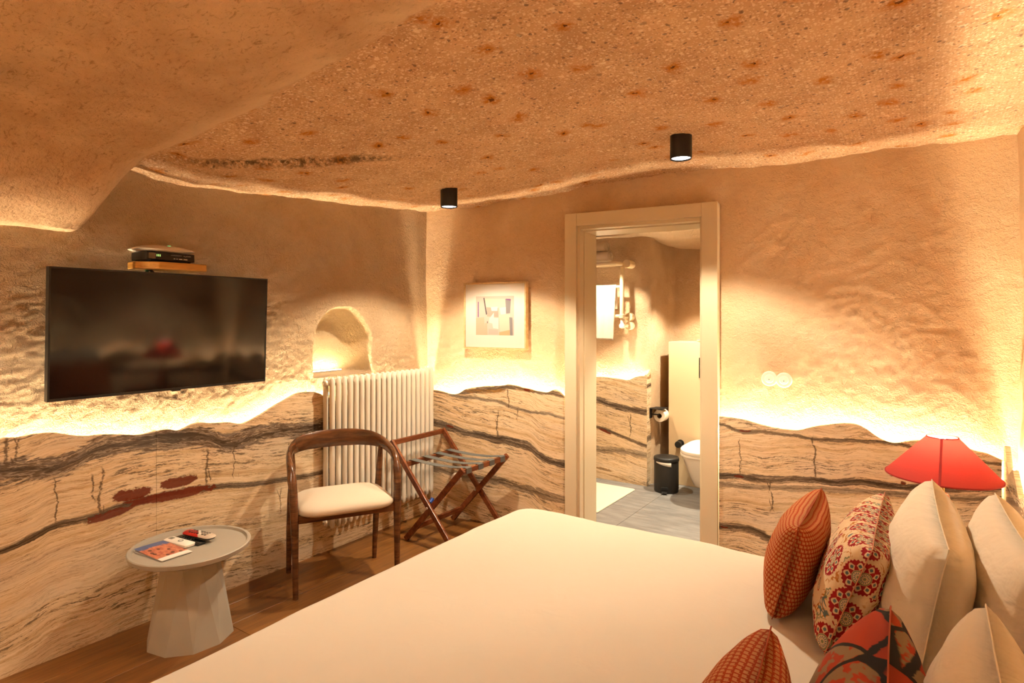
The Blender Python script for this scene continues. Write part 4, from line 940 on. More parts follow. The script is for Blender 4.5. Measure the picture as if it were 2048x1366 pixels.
prof = [(0.015, 0.12), (0.006, 0.13), (0.0, 0.20), (0.0, 0.40), (0.0, 0.47), (0.006, 0.50), (0.020, 0.526), (0.042, 0.545), (0.07, 0.555), (0.10, 0.559)] + [(d, 0.56) for d in np.arange(0.14, 0.92, 0.04)]
rings = []
for ins, z in prof:
    ring = []
    for x, y in densify(rrect(hx_ - ins, hy_ - ins, max(0.10 - ins * 0.4, 0.012), 8), 0.03)[:10000]:
        ring.append((cx_ + x, cy_ + y, z))
    rings.append(ring)
# equal counts per ring: resample every outline by arc length
def resample(poly, n):
    P = np.array(poly + [poly[0]]); s = np.concatenate([[0], np.cumsum(np.linalg.norm(np.diff(P, axis=0), axis=1))]); q = np.linspace(0, s[-1], n, endpoint=False)
    return [tuple(np.interp(v, s, P[:, k]) for k in range(3)) for v in q]
rings = [resample(r_, 240) for r_ in rings]
R2 = []
for r_ in rings:
    A_ = np.array(r_); top = sstep(0.45, 0.56, A_[:, 2])
    A_[:, 2] += top * (0.012 * fbm(A_[:, 0] * 2.2, A_[:, 1] * 2.2, 7, 3) + 0.004 * fbm(A_[:, 0] * 9, A_[:, 1] * 5, 9, 2))
    side = (1 - top) * sstep(0.12, 0.3, A_[:, 2]); ang = np.arctan2(A_[:, 1] - cy_, A_[:, 0] - cx_)
    k_ = 1 + 0.008 * side * np.sin(ang * 34 + 3 * np.sin(ang * 5)); edge = 0.010 * fbm(A_[:, 0] * 5, A_[:, 1] * 5, 12, 2)
    A_[:, 0] = cx_ + (A_[:, 0] - cx_) * k_ + edge * 0.8; A_[:, 1] = cy_ + (A_[:, 1] - cy_) * k_ + edge * 0.8
    R2.append([tuple(p) for p in A_])
MB().loft(R2).build('duvet', COTTON, bed, smooth=True, angle=180)

# ------------------------------------------------------------------ pillows and cushions
def pillow(name, label, cat, c, w, h, th, lean, yaw, mat, group=None, roll=0.0, pinch=0.10, wr=0.006, seed=1, piping=None, power=0.36, parts=('cover',)):
    """upright pillow: local X = width, local Z = height, local Y = thickness (front is -Y). c = middle of the bottom edge"""
    o = thing(name, c, label, cat, group)
    N = 40; u = np.linspace(-1, 1, N + 1); U, V = np.meshgrid(u, u)
    U = np.sign(U) * np.abs(U) ** 0.85; V = np.sign(V) * np.abs(V) ** 0.85
    ex = 1 - pinch * (1 - V ** 2) ** 1.0 * np.abs(U) ** 2; ez = 1 - pinch * (1 - U ** 2) ** 1.0 * np.abs(V) ** 2
    X = U * w / 2 * (1 - pinch * np.cos(V * math.pi / 2) * np.abs(U) ** 1.5 * 0.9); Z = V * h / 2 * (1 - pinch * np.cos(U * math.pi / 2) * np.abs(V) ** 1.5 * 0.9)
    T = th / 2 * np.clip((1 - U ** 2) * (1 - V ** 2), 0, 1) ** power
    wrn = wr * (fbm(X * 14 + 3 * seed, Z * 9, seed, 3) + 0.8 * fbm(X * 5, Z * 22 + U * 3, seed + 5, 2)) * np.clip((1 - U ** 2) * (1 - V ** 2), 0, 1) ** 0.3
    M = Matrix.Translation(Vector(c)) @ Matrix.Rotation(yaw, 4, 'Z') @ Matrix.Rotation(lean, 4, 'X') @ Matrix.Rotation(roll, 4, 'Y')
    m = MB(); m.uv = []
    n1 = N + 1
    for sgn in (-1, 1):
        P = np.stack([X, sgn * T + wrn, Z + h / 2], -1)
        # the bottom settles into the bed
        P[..., 2] = np.where(P[..., 2] < 0.03, 0.03 + (P[..., 2] - 0.03) * 0.4, P[..., 2])
        b0 = len(m.v)
        for p in P.reshape(-1, 3): m.v.append(tuple(M @ Vector(p)))
        du_ = np.concatenate([np.zeros((n1, 1)), np.cumsum(np.linalg.norm(np.diff(P, axis=1), axis=2), axis=1)], 1); du_ -= du_[:, N // 2:N // 2 + 1]
        dv_ = np.concatenate([np.zeros((1, n1)), np.cumsum(np.linalg.norm(np.diff(P, axis=0), axis=2), axis=0)], 0); dv_ -= dv_[N // 2:N // 2 + 1, :]
        m.uv += [(a + (0.0 if sgn < 0 else 1.7), b_) for a, b_ in zip(du_.ravel(), dv_.ravel())]
        for j in range(N):
            for i in range(N):
                q_ = (b0 + j * n1 + i, b0 + j * n1 + i + 1, b0 + (j + 1) * n1 + i + 1, b0 + (j + 1) * n1 + i)
                m.f.append(q_ if sgn < 0 else q_[::-1])
    m.mi = [0] * len(m.f)
    ob = m.build('cover', mat, o, smooth=True, angle=180)
    import bmesh
    bm = bmesh.new(); bm.from_mesh(ob.data); bmesh.ops.remove_doubles(bm, verts=bm.verts, dist=0.0004); bm.to_mesh(ob.data); bm.free()
    for p_ in ob.data.polygons: p_.use_smooth = True
    # seam along the rim
    rim = [(i, 0) for i in range(N)] + [(N, j) for j in range(N)] + [(N - i, N) for i in range(N)] + [(0, N - j) for j in range(N)]
    pts = []
    for i, j in rim:
        z_ = Z[j, i] + h / 2; z_ = 0.03 + (z_ - 0.03) * 0.4 if z_ < 0.03 else z_
        pts.append(M @ Vector((X[j, i] * 1.003, wrn[j, i], z_)))
    MB().tube(pts + [pts[0]], 0.0015, 6).build('seam', piping or mat, o, smooth=True)
    return o

# woven rust check
def mat_weave(name, sc=1.0):
    t = NT(name, 0.9, 0.15); uv = t.mapv(t.coord('UV'), (sc, sc, sc)); u, v, _ = t.sep(uv)
    P = 0.0125
    def fr(x, off=0.0): return t.math('FRACT', t.add(t.mul(x, 1 / P), off))
    row = t.math('FLOOR', t.mul(v, 1 / P)); odd = t.math('MODULO', row, 2.0)
    fu = t.math('FRACT', t.add(t.mul(u, 1 / P), t.mul(odd, 0.5))); fv = fr(v)
    du = t.math('ABSOLUTE', t.sub(fu, 0.5)); dv = t.math('ABSOLUTE', t.sub(fv, 0.5))
    spot = t.mul(t.ss(0.40, 0.30, du), t.ss(0.36, 0.24, dv))
    tooth = t.mul(t.ss(0.13, 0.08, t.math('ABSOLUTE', t.sub(fu, 0.78))), t.ss(0.30, 0.2, t.math('ABSOLUTE', t.sub(fv, 0.75))))
    spot = t.math('MAXIMUM', spot, tooth)
    n = t.noise(t.coord('UV'), 260, 2)
    red = t.mix(n, (0.27, 0.030, 0.008), (0.42, 0.062, 0.014)); tan = t.mix(n, (0.46, 0.205, 0.075), (0.62, 0.32, 0.14))
    t.color(t.mix(t.mul(spot, 0.92), red, tan)); t.normal(t.bump(t.add(spot, t.mul(n, 0.4)), 0.35, 0.003)); return t.m
# suzani print: cream ground, crimson medallions with blue-grey eyes, ochre scrolls
def mat_suzani():
    t = NT('suzani_print', 0.85, 0.15); uv = t.coord('UV'); u, v, _ = t.sep(uv)
    n = t.noise(uv, 30, 3); CR_ = (0.68, 0.50, 0.31)
    col = t.mix(n, CR_, (0.74, 0.57, 0.37))
    RED = (0.30, 0.010, 0.016); TEAL = (0.10, 0.15, 0.16); OCH = (0.43, 0.16, 0.035); GRN = (0.22, 0.22, 0.12)
    # ochre scrolls: bands of a warped wave, broken up
    wv = t.noise(uv, 21, 1, 0.5, 1.6); sc = t.mul(t.ss(0.055, 0.035, t.math('ABSOLUTE', t.sub(wv, 0.5))), t.ss(0.42, 0.52, t.noise(uv, 26, 1)))
    col = t.mix(sc, col, OCH)
    wv2 = t.noise(t.mapv(uv, (1, 1, 1), (3.1, 1.7, 0)), 15, 1, 0.5, 1.4); sc2 = t.mul(t.ss(0.05, 0.03, t.math('ABSOLUTE', t.sub(wv2, 0.5))), t.ss(0.55, 0.60, t.noise(uv, 11, 1)))
    col = t.mix(sc2, col, TEAL)
    def cell(scale, rnd, off):
        n_ = t.n.new('ShaderNodeTexVoronoi'); n_.voronoi_dimensions = '2D'; p_ = t.mapv(uv, (1, 1, 1), off); t.put(n_.inputs['Vector'], p_)
        n_.inputs['Scale'].default_value = scale; n_.inputs['Randomness'].default_value = rnd
        sb = t.n.new('ShaderNodeVectorMath'); sb.operation = 'SUBTRACT'; t.put(sb.inputs[0], p_); t.put(sb.inputs[1], n_.outputs['Position'])
        x, y, _ = t.sep(sb.outputs[0]); r_, g_, b_ = t.sep(n_.outputs['Color']); return x, y, r_, g_
    def polar(x, y, r0):
        return t.math('DIVIDE', t.math('SQRT', t.add(t.mul(x, x), t.mul(y, y))), r0), t.math('ARCTAN2', y, x)
    # small green and red flowers scattered over the ground
    x, y, r_, g_ = cell(26.0, 0.8, (0.3, 0.1, 0)); r, a = polar(x, y, 0.0155); e = t.add(r, t.mul(t.math('SINE', t.mul(a, 6.0)), 0.16)); on = t.ss(0.50, 0.52, r_)
    col = t.mix(t.mul(on, t.ss(1.0, 0.92, e)), col, t.mix(t.ss(0.6, 0.62, g_), GRN, RED)); col = t.mix(t.mul(on, t.ss(0.66, 0.56, e)), col, CR_); col = t.mix(t.mul(on, t.ss(0.36, 0.28, e)), col, TEAL)
    # large crimson medallions
    x, y, r_, g_ = cell(10.0, 0.35, (0.02, 0.045, 0)); r, a = polar(x, t.mul(y, 0.86), 0.040)
    col = t.mix(t.ss(1.22, 1.14, r), col, CR_)
    big = t.ss(0.15, 0.17, r_)
    col = t.mix(t.mul(big, t.ss(1.02, 0.97, t.add(r, t.mul(t.math('SINE', t.mul(a, 28.0)), 0.04)))), col, RED)
    flo = t.add(t.mul(t.math('ABSOLUTE', t.sub(r, 0.66)), 4.4), t.mul(t.math('SINE', t.mul(a, 8.0)), -0.55))
    col = t.mix(t.mul(big, t.ss(0.55, 0.42, flo)), col, CR_); col = t.mix(t.mul(big, t.ss(-0.02, -0.16, flo)), col, TEAL)
    col = t.mix(t.ss(0.42, 0.40, r), col, CR_); col = t.mix(t.mul(t.ss(0.40, 0.385, r), t.ss(0.31, 0.33, r)), col, t.mix(big, RED, GRN))
    col = t.mix(t.mul(t.mul(t.ss(0.29, 0.27, r), t.ss(0.14, 0.16, r)), t.ss(0.0, 0.3, t.math('SINE', t.mul(a, 14.0)))), col, TEAL); col = t.mix(t.ss(0.10, 0.08, r), col, GRN)
    t.color(col); t.normal(t.bump(t.noise(uv, 600, 2), 0.12, 0.001)); return t.m
def mat_kilim():
    t = NT('ikat_print', 0.88, 0.15); uv = t.coord('UV'); u, v, _ = t.sep(uv)
    n = t.noise(uv, 9, 3, 0.6); jag = t.mul(t.sub(t.noise(t.mapv(uv, (70, 7, 1)), 1.0, 2), 0.5), 0.02)
    c = t.n.new('ShaderNodeVectorMath'); c.operation = 'ADD'; t.put(c.inputs[0], uv); t.put(c.inputs[1], t.comb(0.0, t.mul(jag, 0.45), 0.0)); p = c.outputs[0]
    RED = (0.36, 0.045, 0.018); OL = (0.25, 0.165, 0.085); CRM = (0.66, 0.47, 0.26); BLK = (0.02, 0.018, 0.015); YEL = (0.55, 0.27, 0.02)
    vc_ = t.voro(p, 8.5); cr, cg, cb = t.sep(vc_.node.outputs['Color'])
    col = t.mix(t.ss(0.48, 0.52, cr), OL, RED)
    d = vc_; blob = t.mul(t.ss(0.50, 0.44, t.add(d, t.mul(t.sub(n, 0.5), 0.9))), t.ss(0.40, 0.44, cr))
    inner = t.mix(t.ss(0.62, 0.66, cr), RED, CRM); inner = t.mix(t.ss(0.40, 0.36, cr), inner, RED)
    col = t.mix(t.mul(blob, 1.0), col, inner)
    patch = t.mul(t.ss(0.5, 0.56, t.noise(t.mapv(p, (1, 1.6, 1), (5, 2, 0)), 22, 2, 0.6)), t.ss(0.47, 0.43, cr)); col = t.mix(patch, col, RED)
    col = t.mix(t.ss(0.14, 0.10, d), col, YEL)
    e = t.voro(p, 8.5, feat='DISTANCE_TO_EDGE'); col = t.mix(t.ss(0.055, 0.035, e), col, BLK)
    t.color(col); t.normal(t.bump(t.noise(uv, 500, 2), 0.12, 0.001)); return t.m
WEAVE = mat_weave('rust_houndstooth_weave'); SUZ = mat_suzani(); KIL = mat_kilim()
_l = NT('white_pillow_linen', 0.85, 0.2); _l.color((0.72, 0.63, 0.50))
_l.normal(_l.bump(_l.add(_l.noise(_l.mapv(_l.coord(), (1, 1.2, 2.2)), 9, 3, 0.5, 0.5), _l.mul(_l.noise(_l.coord(), 60, 2), 0.1)), 0.28, 0.03)); LIN = _l.m
RUST = plain('rust_cord', (0.33, 0.055, 0.014), 0.9); REDCORD = plain('red_cream_cord', (0.52, 0.22, 0.13), 0.9, vary=0.5, scale=90)
HALF = math.pi / 2
# pillow local X (width) runs along -y ... yaw = -90 degrees turns the front (-Y) towards -x
# front faces the foot of the bed, lean tips the top towards the head wall
def put(name, label, cat, x, y, w, h, th, lean, mat, dyaw=0.0, z=bzt, **k):
    return pillow(name, label, cat, (x, y, z - 0.004), w, h, th, -math.radians(lean), -HALF + math.radians(dyaw), mat, **k)
put('cushion', 'rust houndstooth woven cushion on the far side of the bed', 'cushion', 2.645, -1.225, 0.46, 0.30, 0.155, 14, WEAVE, 0, seed=3, piping=RUST, group='rust woven cushions')
put('cushion', 'cream cushion with crimson and ochre floral medallion print', 'cushion', 2.790, -1.28, 0.58, 0.325, 0.175, 20, SUZ, 0, seed=5, piping=REDCORD)
put('pillow', 'white pillow directly behind the floral printed cushion', 'pillow', 2.975, -1.30, 0.68, 0.365, 0.205, 10, LIN, 2, seed=8, wr=0.010, group='white pillows', pinch=0.07)
put('pillow', 'white pillow rearmost on the far side beside the lamp', 'pillow', 3.165, -1.34, 0.66, 0.355, 0.19, 5, LIN, 3, seed=11, wr=0.010, group='white pillows', pinch=0.07)
put('cushion', 'rust houndstooth woven cushion on the near side of the bed', 'cushion', 2.715, -2.31, 0.47, 0.30, 0.18, 14, WEAVE, 5, seed=13, piping=RUST, group='rust woven cushions')
put('cushion', 'red and olive ikat cushion with black zigzag outlines', 'cushion', 2.882, -2.17, 0.52, 0.325, 0.20, 14, KIL, 2, seed=15, piping=RUST)
put('pillow', 'white pillow leaning behind the ikat cushion', 'pillow', 3.055, -2.19, 0.62, 0.35, 0.19, 7, LIN, 0, seed=18, wr=0.010, group='white pillows', pinch=0.07)

# ================================================================== NIGHTSTAND AND LAMP
DARKW = mat_wood('dark_nightstand_wood', (0.05, 0.02, 0.008), (0.11, 0.05, 0.02), 0.3, (8, 30, 30))
ns = thing('nightstand', (3.06, -0.42, 0), 'dark wood nightstand under the red lamp', 'nightstand')
MB().box((2.84, -0.66, 0.47), (3.28, -0.16, 0.495)).build('top', DARKW, ns, bevel=0.003)
MB().box((2.86, -0.64, 0.10), (3.27, -0.18, 0.47)).build('body', DARKW, ns, bevel=0.003)
dr = MB().box((2.845, -0.63, 0.29), (2.862, -0.19, 0.46)).build('drawer', DARKW, ns, bevel=0.002)
MB().box((2.835, -0.46, 0.37), (2.846, -0.36, 0.38)).build('handle', plain('brass', (0.55, 0.36, 0.10), 0.25, metal=1.0), dr)
for xx in (2.89, 3.24):
    for yy in (-0.61, -0.21): MB().cyl((xx, yy, 0.0), (xx, yy, 0.10), 0.012, 0.018).build('leg', DARKW, ns)
lx, ly = 3.066, -0.40
lamp = thing('table_lamp', (lx, ly, 0.495), 'table lamp with a wide conical red shade and wooden base', 'lamp')
zb_, zt_ = 0.812, 0.963
t = NT('red_linen_shade', 0.8, 0.2); c = t.coord(); wv = t.noise(t.mapv(c, (60, 60, 600)), 1, 2); wv2 = t.noise(t.mapv(c, (500, 500, 40)), 1, 2)
cl = t.mix(t.mul(t.add(wv, wv2), 0.5), (0.34, 0.040, 0.036), (0.46, 0.078, 0.070)); t.color(cl)
tr = t.n.new('ShaderNodeBsdfTranslucent'); tr.inputs[0].default_value = (0.62, 0.17, 0.14, 1); mx = t.n.new('ShaderNodeMixShader'); mx.inputs[0].default_value = 0.4
t.l.new(t.b.outputs[0], mx.inputs[1]); t.l.new(tr.outputs[0], mx.inputs[2]); t.l.new(mx.outputs[0], t.n['Material Output'].inputs[0]); SHADE = t.m
REDTRIM = plain('dark_red_trim', (0.30, 0.012, 0.012), 0.7)
MB().lathe([(0.190, zb_), (0.052, zt_), (0.0512, zt_), (0.1888, zb_)], (lx, ly, 0), 96, False, False).build('shade', SHADE, lamp, smooth=True, angle=60)
MB().lathe([(0.1885, zb_ - 0.003), (0.1915, zb_ - 0.003), (0.1912, zb_ + 0.002), (0.1885, zb_ + 0.002)], (lx, ly, 0), 96, False, False).build('lower_trim', REDTRIM, lamp)
MB().lathe([(0.0505, zt_ - 0.002), (0.0535, zt_ - 0.002), (0.0530, zt_ + 0.0015), (0.0505, zt_ + 0.0015)], (lx, ly, 0), 64, False, False).build('upper_trim', REDTRIM, lamp)
sa_ = math.atan2(-0.90, -0.06)
def shp(a, f, ex=0.0012): r_ = 0.190 + (0.052 - 0.190) * f + ex; return (lx + r_ * math.cos(a), ly + r_ * math.sin(a), zb_ + (zt_ - zb_) * f + ex * 0.6)
m = MB(); m.v = [shp(sa_ + s_ * (0.004 / (0.19 - 0.138 * f)), f) for f in np.linspace(0, 1, 10) for s_ in (-1, 1)]
m.f = [(2 * i, 2 * i + 1, 2 * i + 3, 2 * i + 2) for i in range(9)]; m.mi = [0] * 9; o = m.build('shade_seam', REDTRIM, lamp); md = o.modifiers.new('s', 'SOLIDIFY'); md.thickness = 0.001
BRASS = plain('polished_brass', (0.72, 0.48, 0.14), 0.18, metal=1.0)
MB().cyl((lx, ly, 0.74), (lx, ly, 0.875), 0.0075, n=16).build('stem', BRASS, lamp, smooth=True)
MB().lathe([(0.012, 0.74), (0.012, 0.748)], (lx, ly, 0), 20).build('collar', BRASS, lamp)
MB().lathe([(0.062, 0.4955), (0.064, 0.505), (0.060, 0.515), (0.022, 0.738), (0.019, 0.742)], (lx, ly, 0), 32).build('base', mat_wood('walnut_lamp_base', (0.13, 0.045, 0.018), (0.24, 0.095, 0.04), 0.35, (30, 30, 6)), lamp, smooth=True, angle=50)
m = MB(); m.lathe([(0.012, 0.880), (0.014, 0.895), (0.027, 0.920), (0.028, 0.935), (0.021, 0.952), (0.004, 0.960)], (lx, ly, 0), 24); m.build('bulb', emit('frosted_bulb', (1.0, 0.80, 0.55), LAMP_GLOW), lamp, smooth=True)

# ================================================================== BATHROOM THINGS
CERAM = plain('white_ceramic', (0.80, 0.73, 0.62), 0.12)
# cistern box
cb = thing('cistern_box', (1.6, 1.9, 0), 'beige boxed-in cistern wall behind the toilet', 'cistern')
BEIGE = plain('beige_lacquer_board', (0.60, 0.45, 0.27), 0.35)
MB().box((1.197, 1.75, 0.0), (2.6, 2.035, 1.218)).build('box', BEIGE, cb, bevel=0.002)
MB().box((1.460, 1.744, 0.92), (1.66, 1.752, 1.09)).build('flush_plate', plain('black_glass', (0.012, 0.011, 0.010), 0.2), cb, bevel=0.002)
soap = tag(MB().lathe([(0.03, 1.2185), (0.045, 1.224), (0.052, 1.236), (0.046, 1.237), (0.03, 1.226), (0.001, 1.226)], (1.475, 1.80, 0), 24, True, False).build('soap_dish', CERAM, None, smooth=True), 'small white dish on top of the beige cistern box', 'dish')
# toilet: wall hung, its front towards the door
to = thing('toilet', (1.60, 1.50, 0.09), 'white wall hung toilet with a closed lid', 'toilet')
def toilet_ring(hw, y0, y1, z, n=40):
    out = []
    for k in range(n):
        a = 2 * math.pi * k / n; cx2 = math.cos(a); sy = math.sin(a)
        if sy > 0: out.append((1.60 + hw * math.copysign(abs(cx2) ** 0.35, cx2), (y0 + y1) / 2 + (y1 - y0) / 2 * min(1, sy ** 0.35), z))
        else: out.append((1.60 + hw * math.copysign(abs(cx2) ** 0.8, cx2), (y0 + y1) / 2 + (y1 - y0) / 2 * math.copysign(abs(sy) ** 0.9, sy), z))
    return out
MB().loft([toilet_ring(0.085, 1.42, 1.748, 0.10), toilet_ring(0.105, 1.36, 1.748, 0.115), toilet_ring(0.125, 1.32, 1.748, 0.18), toilet_ring(0.155, 1.265, 1.748, 0.28), toilet_ring(0.172, 1.232, 1.748, 0.345), toilet_ring(0.174, 1.228, 1.748, 0.355)]).build('bowl', CERAM, to, smooth=True, angle=50)
MB().loft([toilet_ring(0.176, 1.222, 1.745, 0.357), toilet_ring(0.181, 1.215, 1.745, 0.362), toilet_ring(0.181, 1.215, 1.745, 0.375), toilet_ring(0.176, 1.22, 1.745, 0.379)]).build('seat', WHITEP, to, smooth=True, angle=50)
MB().loft([toilet_ring(0.178, 1.218, 1.74, 0.380), toilet_ring(0.181, 1.214, 1.74, 0.386), toilet_ring(0.178, 1.219, 1.74, 0.404), toilet_ring(0.160, 1.24, 1.72, 0.412), toilet_ring(0.05, 1.38, 1.65, 0.415)]).build('lid', WHITEP, to, smooth=True, angle=50)
va = thing('bidet_valve', (1.30, 1.72, 0.36), 'round black bidet valve on the beige box beside the toilet', 'valve')
MB().tube([(1.302, 1.749, 0.355), (1.302, 1.742, 0.355), (1.302, 1.741, 0.355)], [0.032, 0.032, 0.02], 24).build('rosette', BLACKMETAL, va, smooth=True)
MB().tube([(1.302, 1.742, 0.355), (1.302, 1.70, 0.355)], [0.018, 0.018], 20).build('body', BLACKMETAL, va, smooth=True)
MB().tube([(1.302, 1.700, 0.355), (1.302, 1.694, 0.355), (1.302, 1.678, 0.355)], [0.026, 0.029, 0.027], 20).build('handwheel', BLACKMETAL, va, smooth=True)
# pedal bin
bn = thing('pedal_bin', (1.262, 1.50, 0), 'matt black pedal bin with a liner bag peeking out', 'bin')
bcx, bcy = 1.262, 1.515
MB().lathe([(0.094, 0.0), (0.097, 0.004), (0.0985, 0.012), (0.0985, 0.245), (0.095, 0.25)], (bcx, bcy, 0), 40).build('body', BLACKMETAL, bn, smooth=True, angle=50)
MB().lathe([(0.101, 0.252), (0.1025, 0.256), (0.1025, 0.275), (0.098, 0.281), (0.06, 0.288), (0.001, 0.290)], (bcx, bcy, 0), 40, True, False).build('lid', BLACKMETAL, bn, smooth=True, angle=50)
t = NT('thin_white_plastic', 0.3); t.color((0.72, 0.66, 0.58)); LINER = t.m
m = MB(); vs = []; 
for k in range(25):
    a = math.radians(-122 + 75 * k / 24); rr2 = 0.1002 + 0.0012 * math.sin(k * 2.1)
    vs.append((bcx + rr2 * math.cos(a), bcy + rr2 * math.sin(a), 0.2515)); dep = 0.006 + 0.028 * (k / 24) ** 0.8
    vs.append((bcx + (rr2 + 0.0006) * math.cos(a), bcy + (rr2 + 0.0006) * math.sin(a), 0.2515 - dep))
m.raw(vs, [(2 * i, 2 * i + 1, 2 * i + 3, 2 * i + 2) for i in range(24)]); o = m.build('liner_bag', LINER, bn, smooth=True); md = o.modifiers.new('s', 'SOLIDIFY'); md.thickness = 0.0006
pa = math.radians(-78); MB().bar((bcx + 0.09 * math.cos(pa), bcy + 0.09 * math.sin(pa), 0.018), (bcx + 0.135 * math.cos(pa), bcy + 0.135 * math.sin(pa), 0.012), 0.045, 0.006).build('pedal', BLACKMETAL, bn, bevel=0.002)
MB().bar((bcx + 0.092 * math.cos(pa), bcy + 0.092 * math.sin(pa), 0.045), (bcx + 0.103 * math.cos(pa), bcy + 0.103 * math.sin(pa), 0.045), 0.055, 0.018).build('pedal_slot', BEZEL, bn, bevel=0.002)
# paper holder on the return panel
ph = thing('toilet_paper_holder', (1.09, 1.66, 0.60), 'black wall bracket holding the toilet roll', 'paper holder')
MB().box((1.081, 1.60, 0.565), (1.087, 1.70, 0.655)).build('wall_plate', BLACKMETAL, ph, bevel=0.002)
MB().box((1.085, 1.60, 0.648), (1.20, 1.72, 0.655)).build('cover_flap', BLACKMETAL, ph, bevel=0.002)
MB().tube([(1.086, 1.63, 0.60), (1.14, 1.63, 0.60), (1.15, 1.634, 0.60), (1.15, 1.645, 0.60), (1.15, 1.77, 0.60)], 0.006, 10).build('arm', BLACKMETAL, ph, smooth=True)
rl = thing('toilet_roll', (1.15, 1.71, 0.60), 'white toilet roll on the black bracket', 'toilet roll')
PAPER = plain('tissue', (0.80, 0.72, 0.60), 0.9, bump=0.1, bscale=150)
def ringY(r_, y, n=32): return [(1.15 + r_ * math.cos(2 * math.pi * k / n), y, 0.586 + r_ * math.sin(2 * math.pi * k / n)) for k in range(n)]
MB().loft([ringY(0.021, 1.655), ringY(0.050, 1.655), ringY(0.052, 1.658), ringY(0.052, 1.752), ringY(0.050, 1.755), ringY(0.021, 1.755)], False, False).build('paper', PAPER, rl, smooth=True, angle=40)
MB().loft([ringY(0.0212, 1.654), ringY(0.0212, 1.756)], False, False).build('core', plain('cardboard', (0.32, 0.20, 0.10), 0.9), rl, smooth=True)
# bath mat
t = NT('terry_mat', 0.95, 0.1); n = t.noise(t.coord(), 180, 3); t.color(t.mix(n, (0.62, 0.50, 0.36), (0.80, 0.69, 0.54))); t.normal(t.bump(n, 0.5, 0.004)); TERRYM = t.m
mt = thing('bath_mat', (0.82, 1.04, 0), 'cream terry bath mat on the grey tiles', 'bath mat')
rings = [[(0.80 + x, 1.035 + y, z + 0.001 * math.sin(x * 40) * (z > 0.004)) for x, y in rrect(0.245 - ins, 0.352 - ins, 0.012)] for ins, z in ((0.002, 0.001), (0, 0.004), (0.003, 0.009), (0.01, 0.0105), (0.05, 0.0105))]
MB().loft(rings).build('pile', TERRYM, mt, smooth=True, angle=60)
o = MB().tube([(0.80 + x, 1.035 + y, 0.0095) for x, y in rrect(0.238, 0.345, 0.012)] + [(0.80 + 0.238, 1.035 + 0.333, 0.0095)], 0.0022, 6).build('hem', plain('cream_hem', (0.78, 0.68, 0.53), 0.9), mt)
# towel warmer with shelf bars
TW = plain('cream_pipe_enamel', (0.78, 0.64, 0.42), 0.3)
rw = thing('towel_rail', (0.87, 1.50, 1.40), 'cream pipe towel rail on the bathroom wall', 'towel rail')
wx = 0.876
def pipe(path, r_=0.020, name='pipe'): return MB().tube(path, r_, 16).build(name, TW, rw, smooth=True, angle=60)
pipe([(wx, 1.50, 1.44), (wx, 1.50, 1.862)], 0.019, 'upright')
for zz in (1.43, 1.355): MB().tube([(wx, 1.50, zz), (wx + 0.02, 1.56, zz), (wx + 0.03, 1.612, zz)], 0.014, 12).build('wall_stub', TW, rw, smooth=True)
MB().lathe([(0.010, 1.415), (0.026, 1.422), (0.026, 1.452), (0.012, 1.458)], (wx, 1.50, 0), 20).build('joint', TW, rw, smooth=True)
MB().lathe([(0.006, 1.33), (0.024, 1.338), (0.026, 1.36), (0.014, 1.378), (0.014, 1.415)], (wx, 1.50, 0), 20).build('valve', WHITEP, rw, smooth=True)
def ringYf(cx2, y, cz, r_, n=20): return [(cx2 + r_ * math.cos(2 * math.pi * k / n), y, cz + r_ * math.sin(2 * math.pi * k / n)) for k in range(n)]
for zz in (1.43, 1.355): MB().loft([ringYf(wx + 0.035, 1.560, zz, 0.034), ringYf(wx + 0.035, 1.572, zz, 0.036), ringYf(wx + 0.035, 1.61, zz, 0.036)]).build('wall_rosette', TW, rw, smooth=True, angle=40)
pipe([(0.36, 1.50, 1.885), (wx + 0.01, 1.50, 1.885)], 0.021, 'shelf_bar'); pipe([(0.36, 1.42, 1.885), (wx - 0.03, 1.42, 1.885), (wx, 1.46, 1.885), (wx, 1.50, 1.885)], 0.018, 'shelf_bar')
MB().loft([ringYf(wx + 0.045, 1.49, 1.885, 0.034), ringYf(wx + 0.045, 1.50, 1.885, 0.037), ringYf(wx + 0.045, 1.60, 1.885, 0.037)]).build('wall_rosette', TW, rw, smooth=True, angle=40)
pipe([(0.36, 1.50, 1.69), (wx, 1.50, 1.69)], 0.012, 'rail'); pipe([(0.36, 1.50, 1.44), (wx, 1.50, 1.44)], 0.012, 'rail'); pipe([(0.36, 1.50, 1.44), (0.36, 1.50, 1.885)], 0.019, 'upright')
t = NT('white_terry', 0.95, 0.1); n = t.noise(t.coord(), 220, 3); t.color(t.mix(n, (0.62, 0.54, 0.44), (0.74, 0.66, 0.56))); t.normal(t.bump(n, 0.5, 0.004)); TERRY = t.m
m = MB(); cols = []
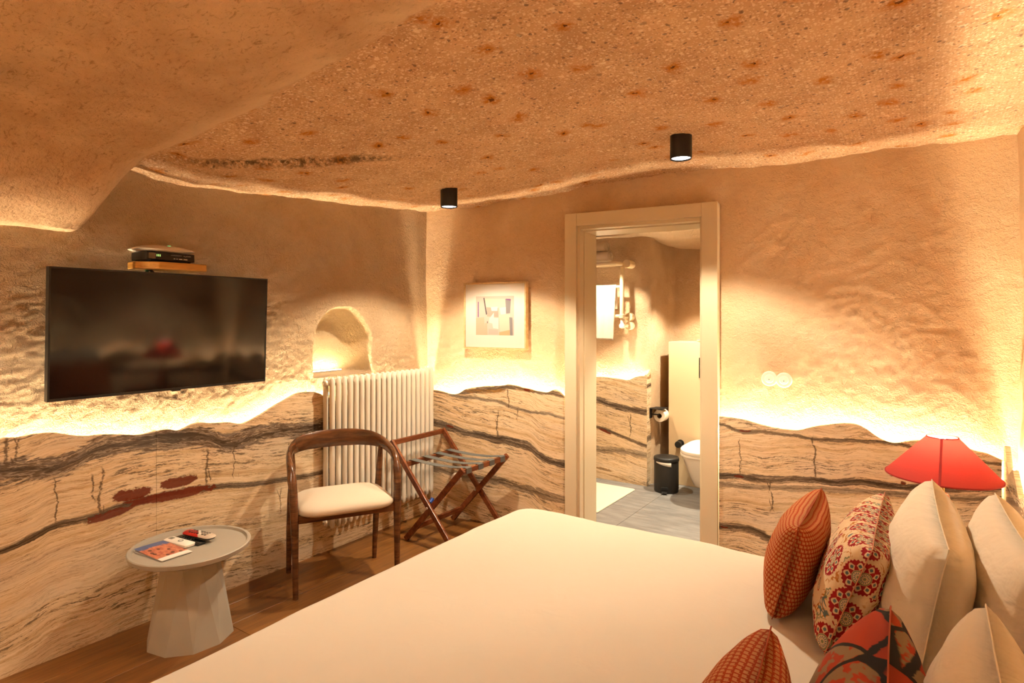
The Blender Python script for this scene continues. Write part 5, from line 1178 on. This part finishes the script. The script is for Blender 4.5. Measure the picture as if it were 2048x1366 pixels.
for i in range(29):
    x = 0.44 + 0.386 * i / 28; f = 0.010 * math.sin(x * 34) + 0.006 * math.sin(x * 71)
    col_ = []
    for j in range(26):
        s_ = j / 25; z = 1.702 - 0.46 * s_; y = 1.484 - 0.004 - 0.02 * s_ + f * (0.2 + s_)
        xx = x - 0.022 * s_ * (i / 28)
        col_.append((xx, y, z - 0.012 * s_ * (i / 28)))
    col_ = [(x, 1.515, 1.50), (x, 1.514, 1.66), (x, 1.51, 1.702), (x, 1.497, 1.7075)] + col_
    cols.append(col_)
nn2 = len(cols[0]); m.v = [p for c_ in cols for p in c_]; m.f = [(i * nn2 + j, i * nn2 + j + 1, (i + 1) * nn2 + j + 1, (i + 1) * nn2 + j) for i in range(28) for j in range(nn2 - 1)]; m.mi = [0] * len(m.f)
o = m.build('hanging_towel', TERRY, None, smooth=True); md = o.modifiers.new('s', 'SOLIDIFY'); md.thickness = 0.006; tag(o, 'white towel hanging over the cream towel rail', 'towel')
def rolled(name, label, cx2, cz, r_, x0, x1, sq=0.8):
    o = thing(name, (x0, cx2, cz - r_), label, 'towel', 'folded towels on the rail shelf')
    n = 28; rings = []
    for x, k_ in ((x0, 1), (x1 - 0.012, 1), (x1 - 0.003, 0.93), (x1, 0.80)):
        rings.append([(x, cx2 + r_ * k_ * math.cos(2 * math.pi * k / n), cz + sq * r_ * k_ * math.sin(2 * math.pi * k / n)) for k in range(n)])
    MB().loft(rings).build('roll', TERRY, o, smooth=True, angle=60)
    sp = [(x1 + 0.0005, cx2 + (0.01 + (r_ * 0.78 - 0.01) * k / 60) * math.cos(k * 0.30), cz + sq * (0.01 + (r_ * 0.78 - 0.01) * k / 60) * math.sin(k * 0.30)) for k in range(61)]
    MB().tube(sp, 0.0055, 6).build('fold_edge', TERRY, o, smooth=True)
rolled('folded_towel', 'white folded towel lying lowest on the rail shelf', 1.46, 1.952, 0.062, 0.42, 0.79, 0.72)
rolled('folded_towel', 'white rolled towel on top of the folded towel', 1.465, 2.039, 0.058, 0.42, 0.755, 0.75)
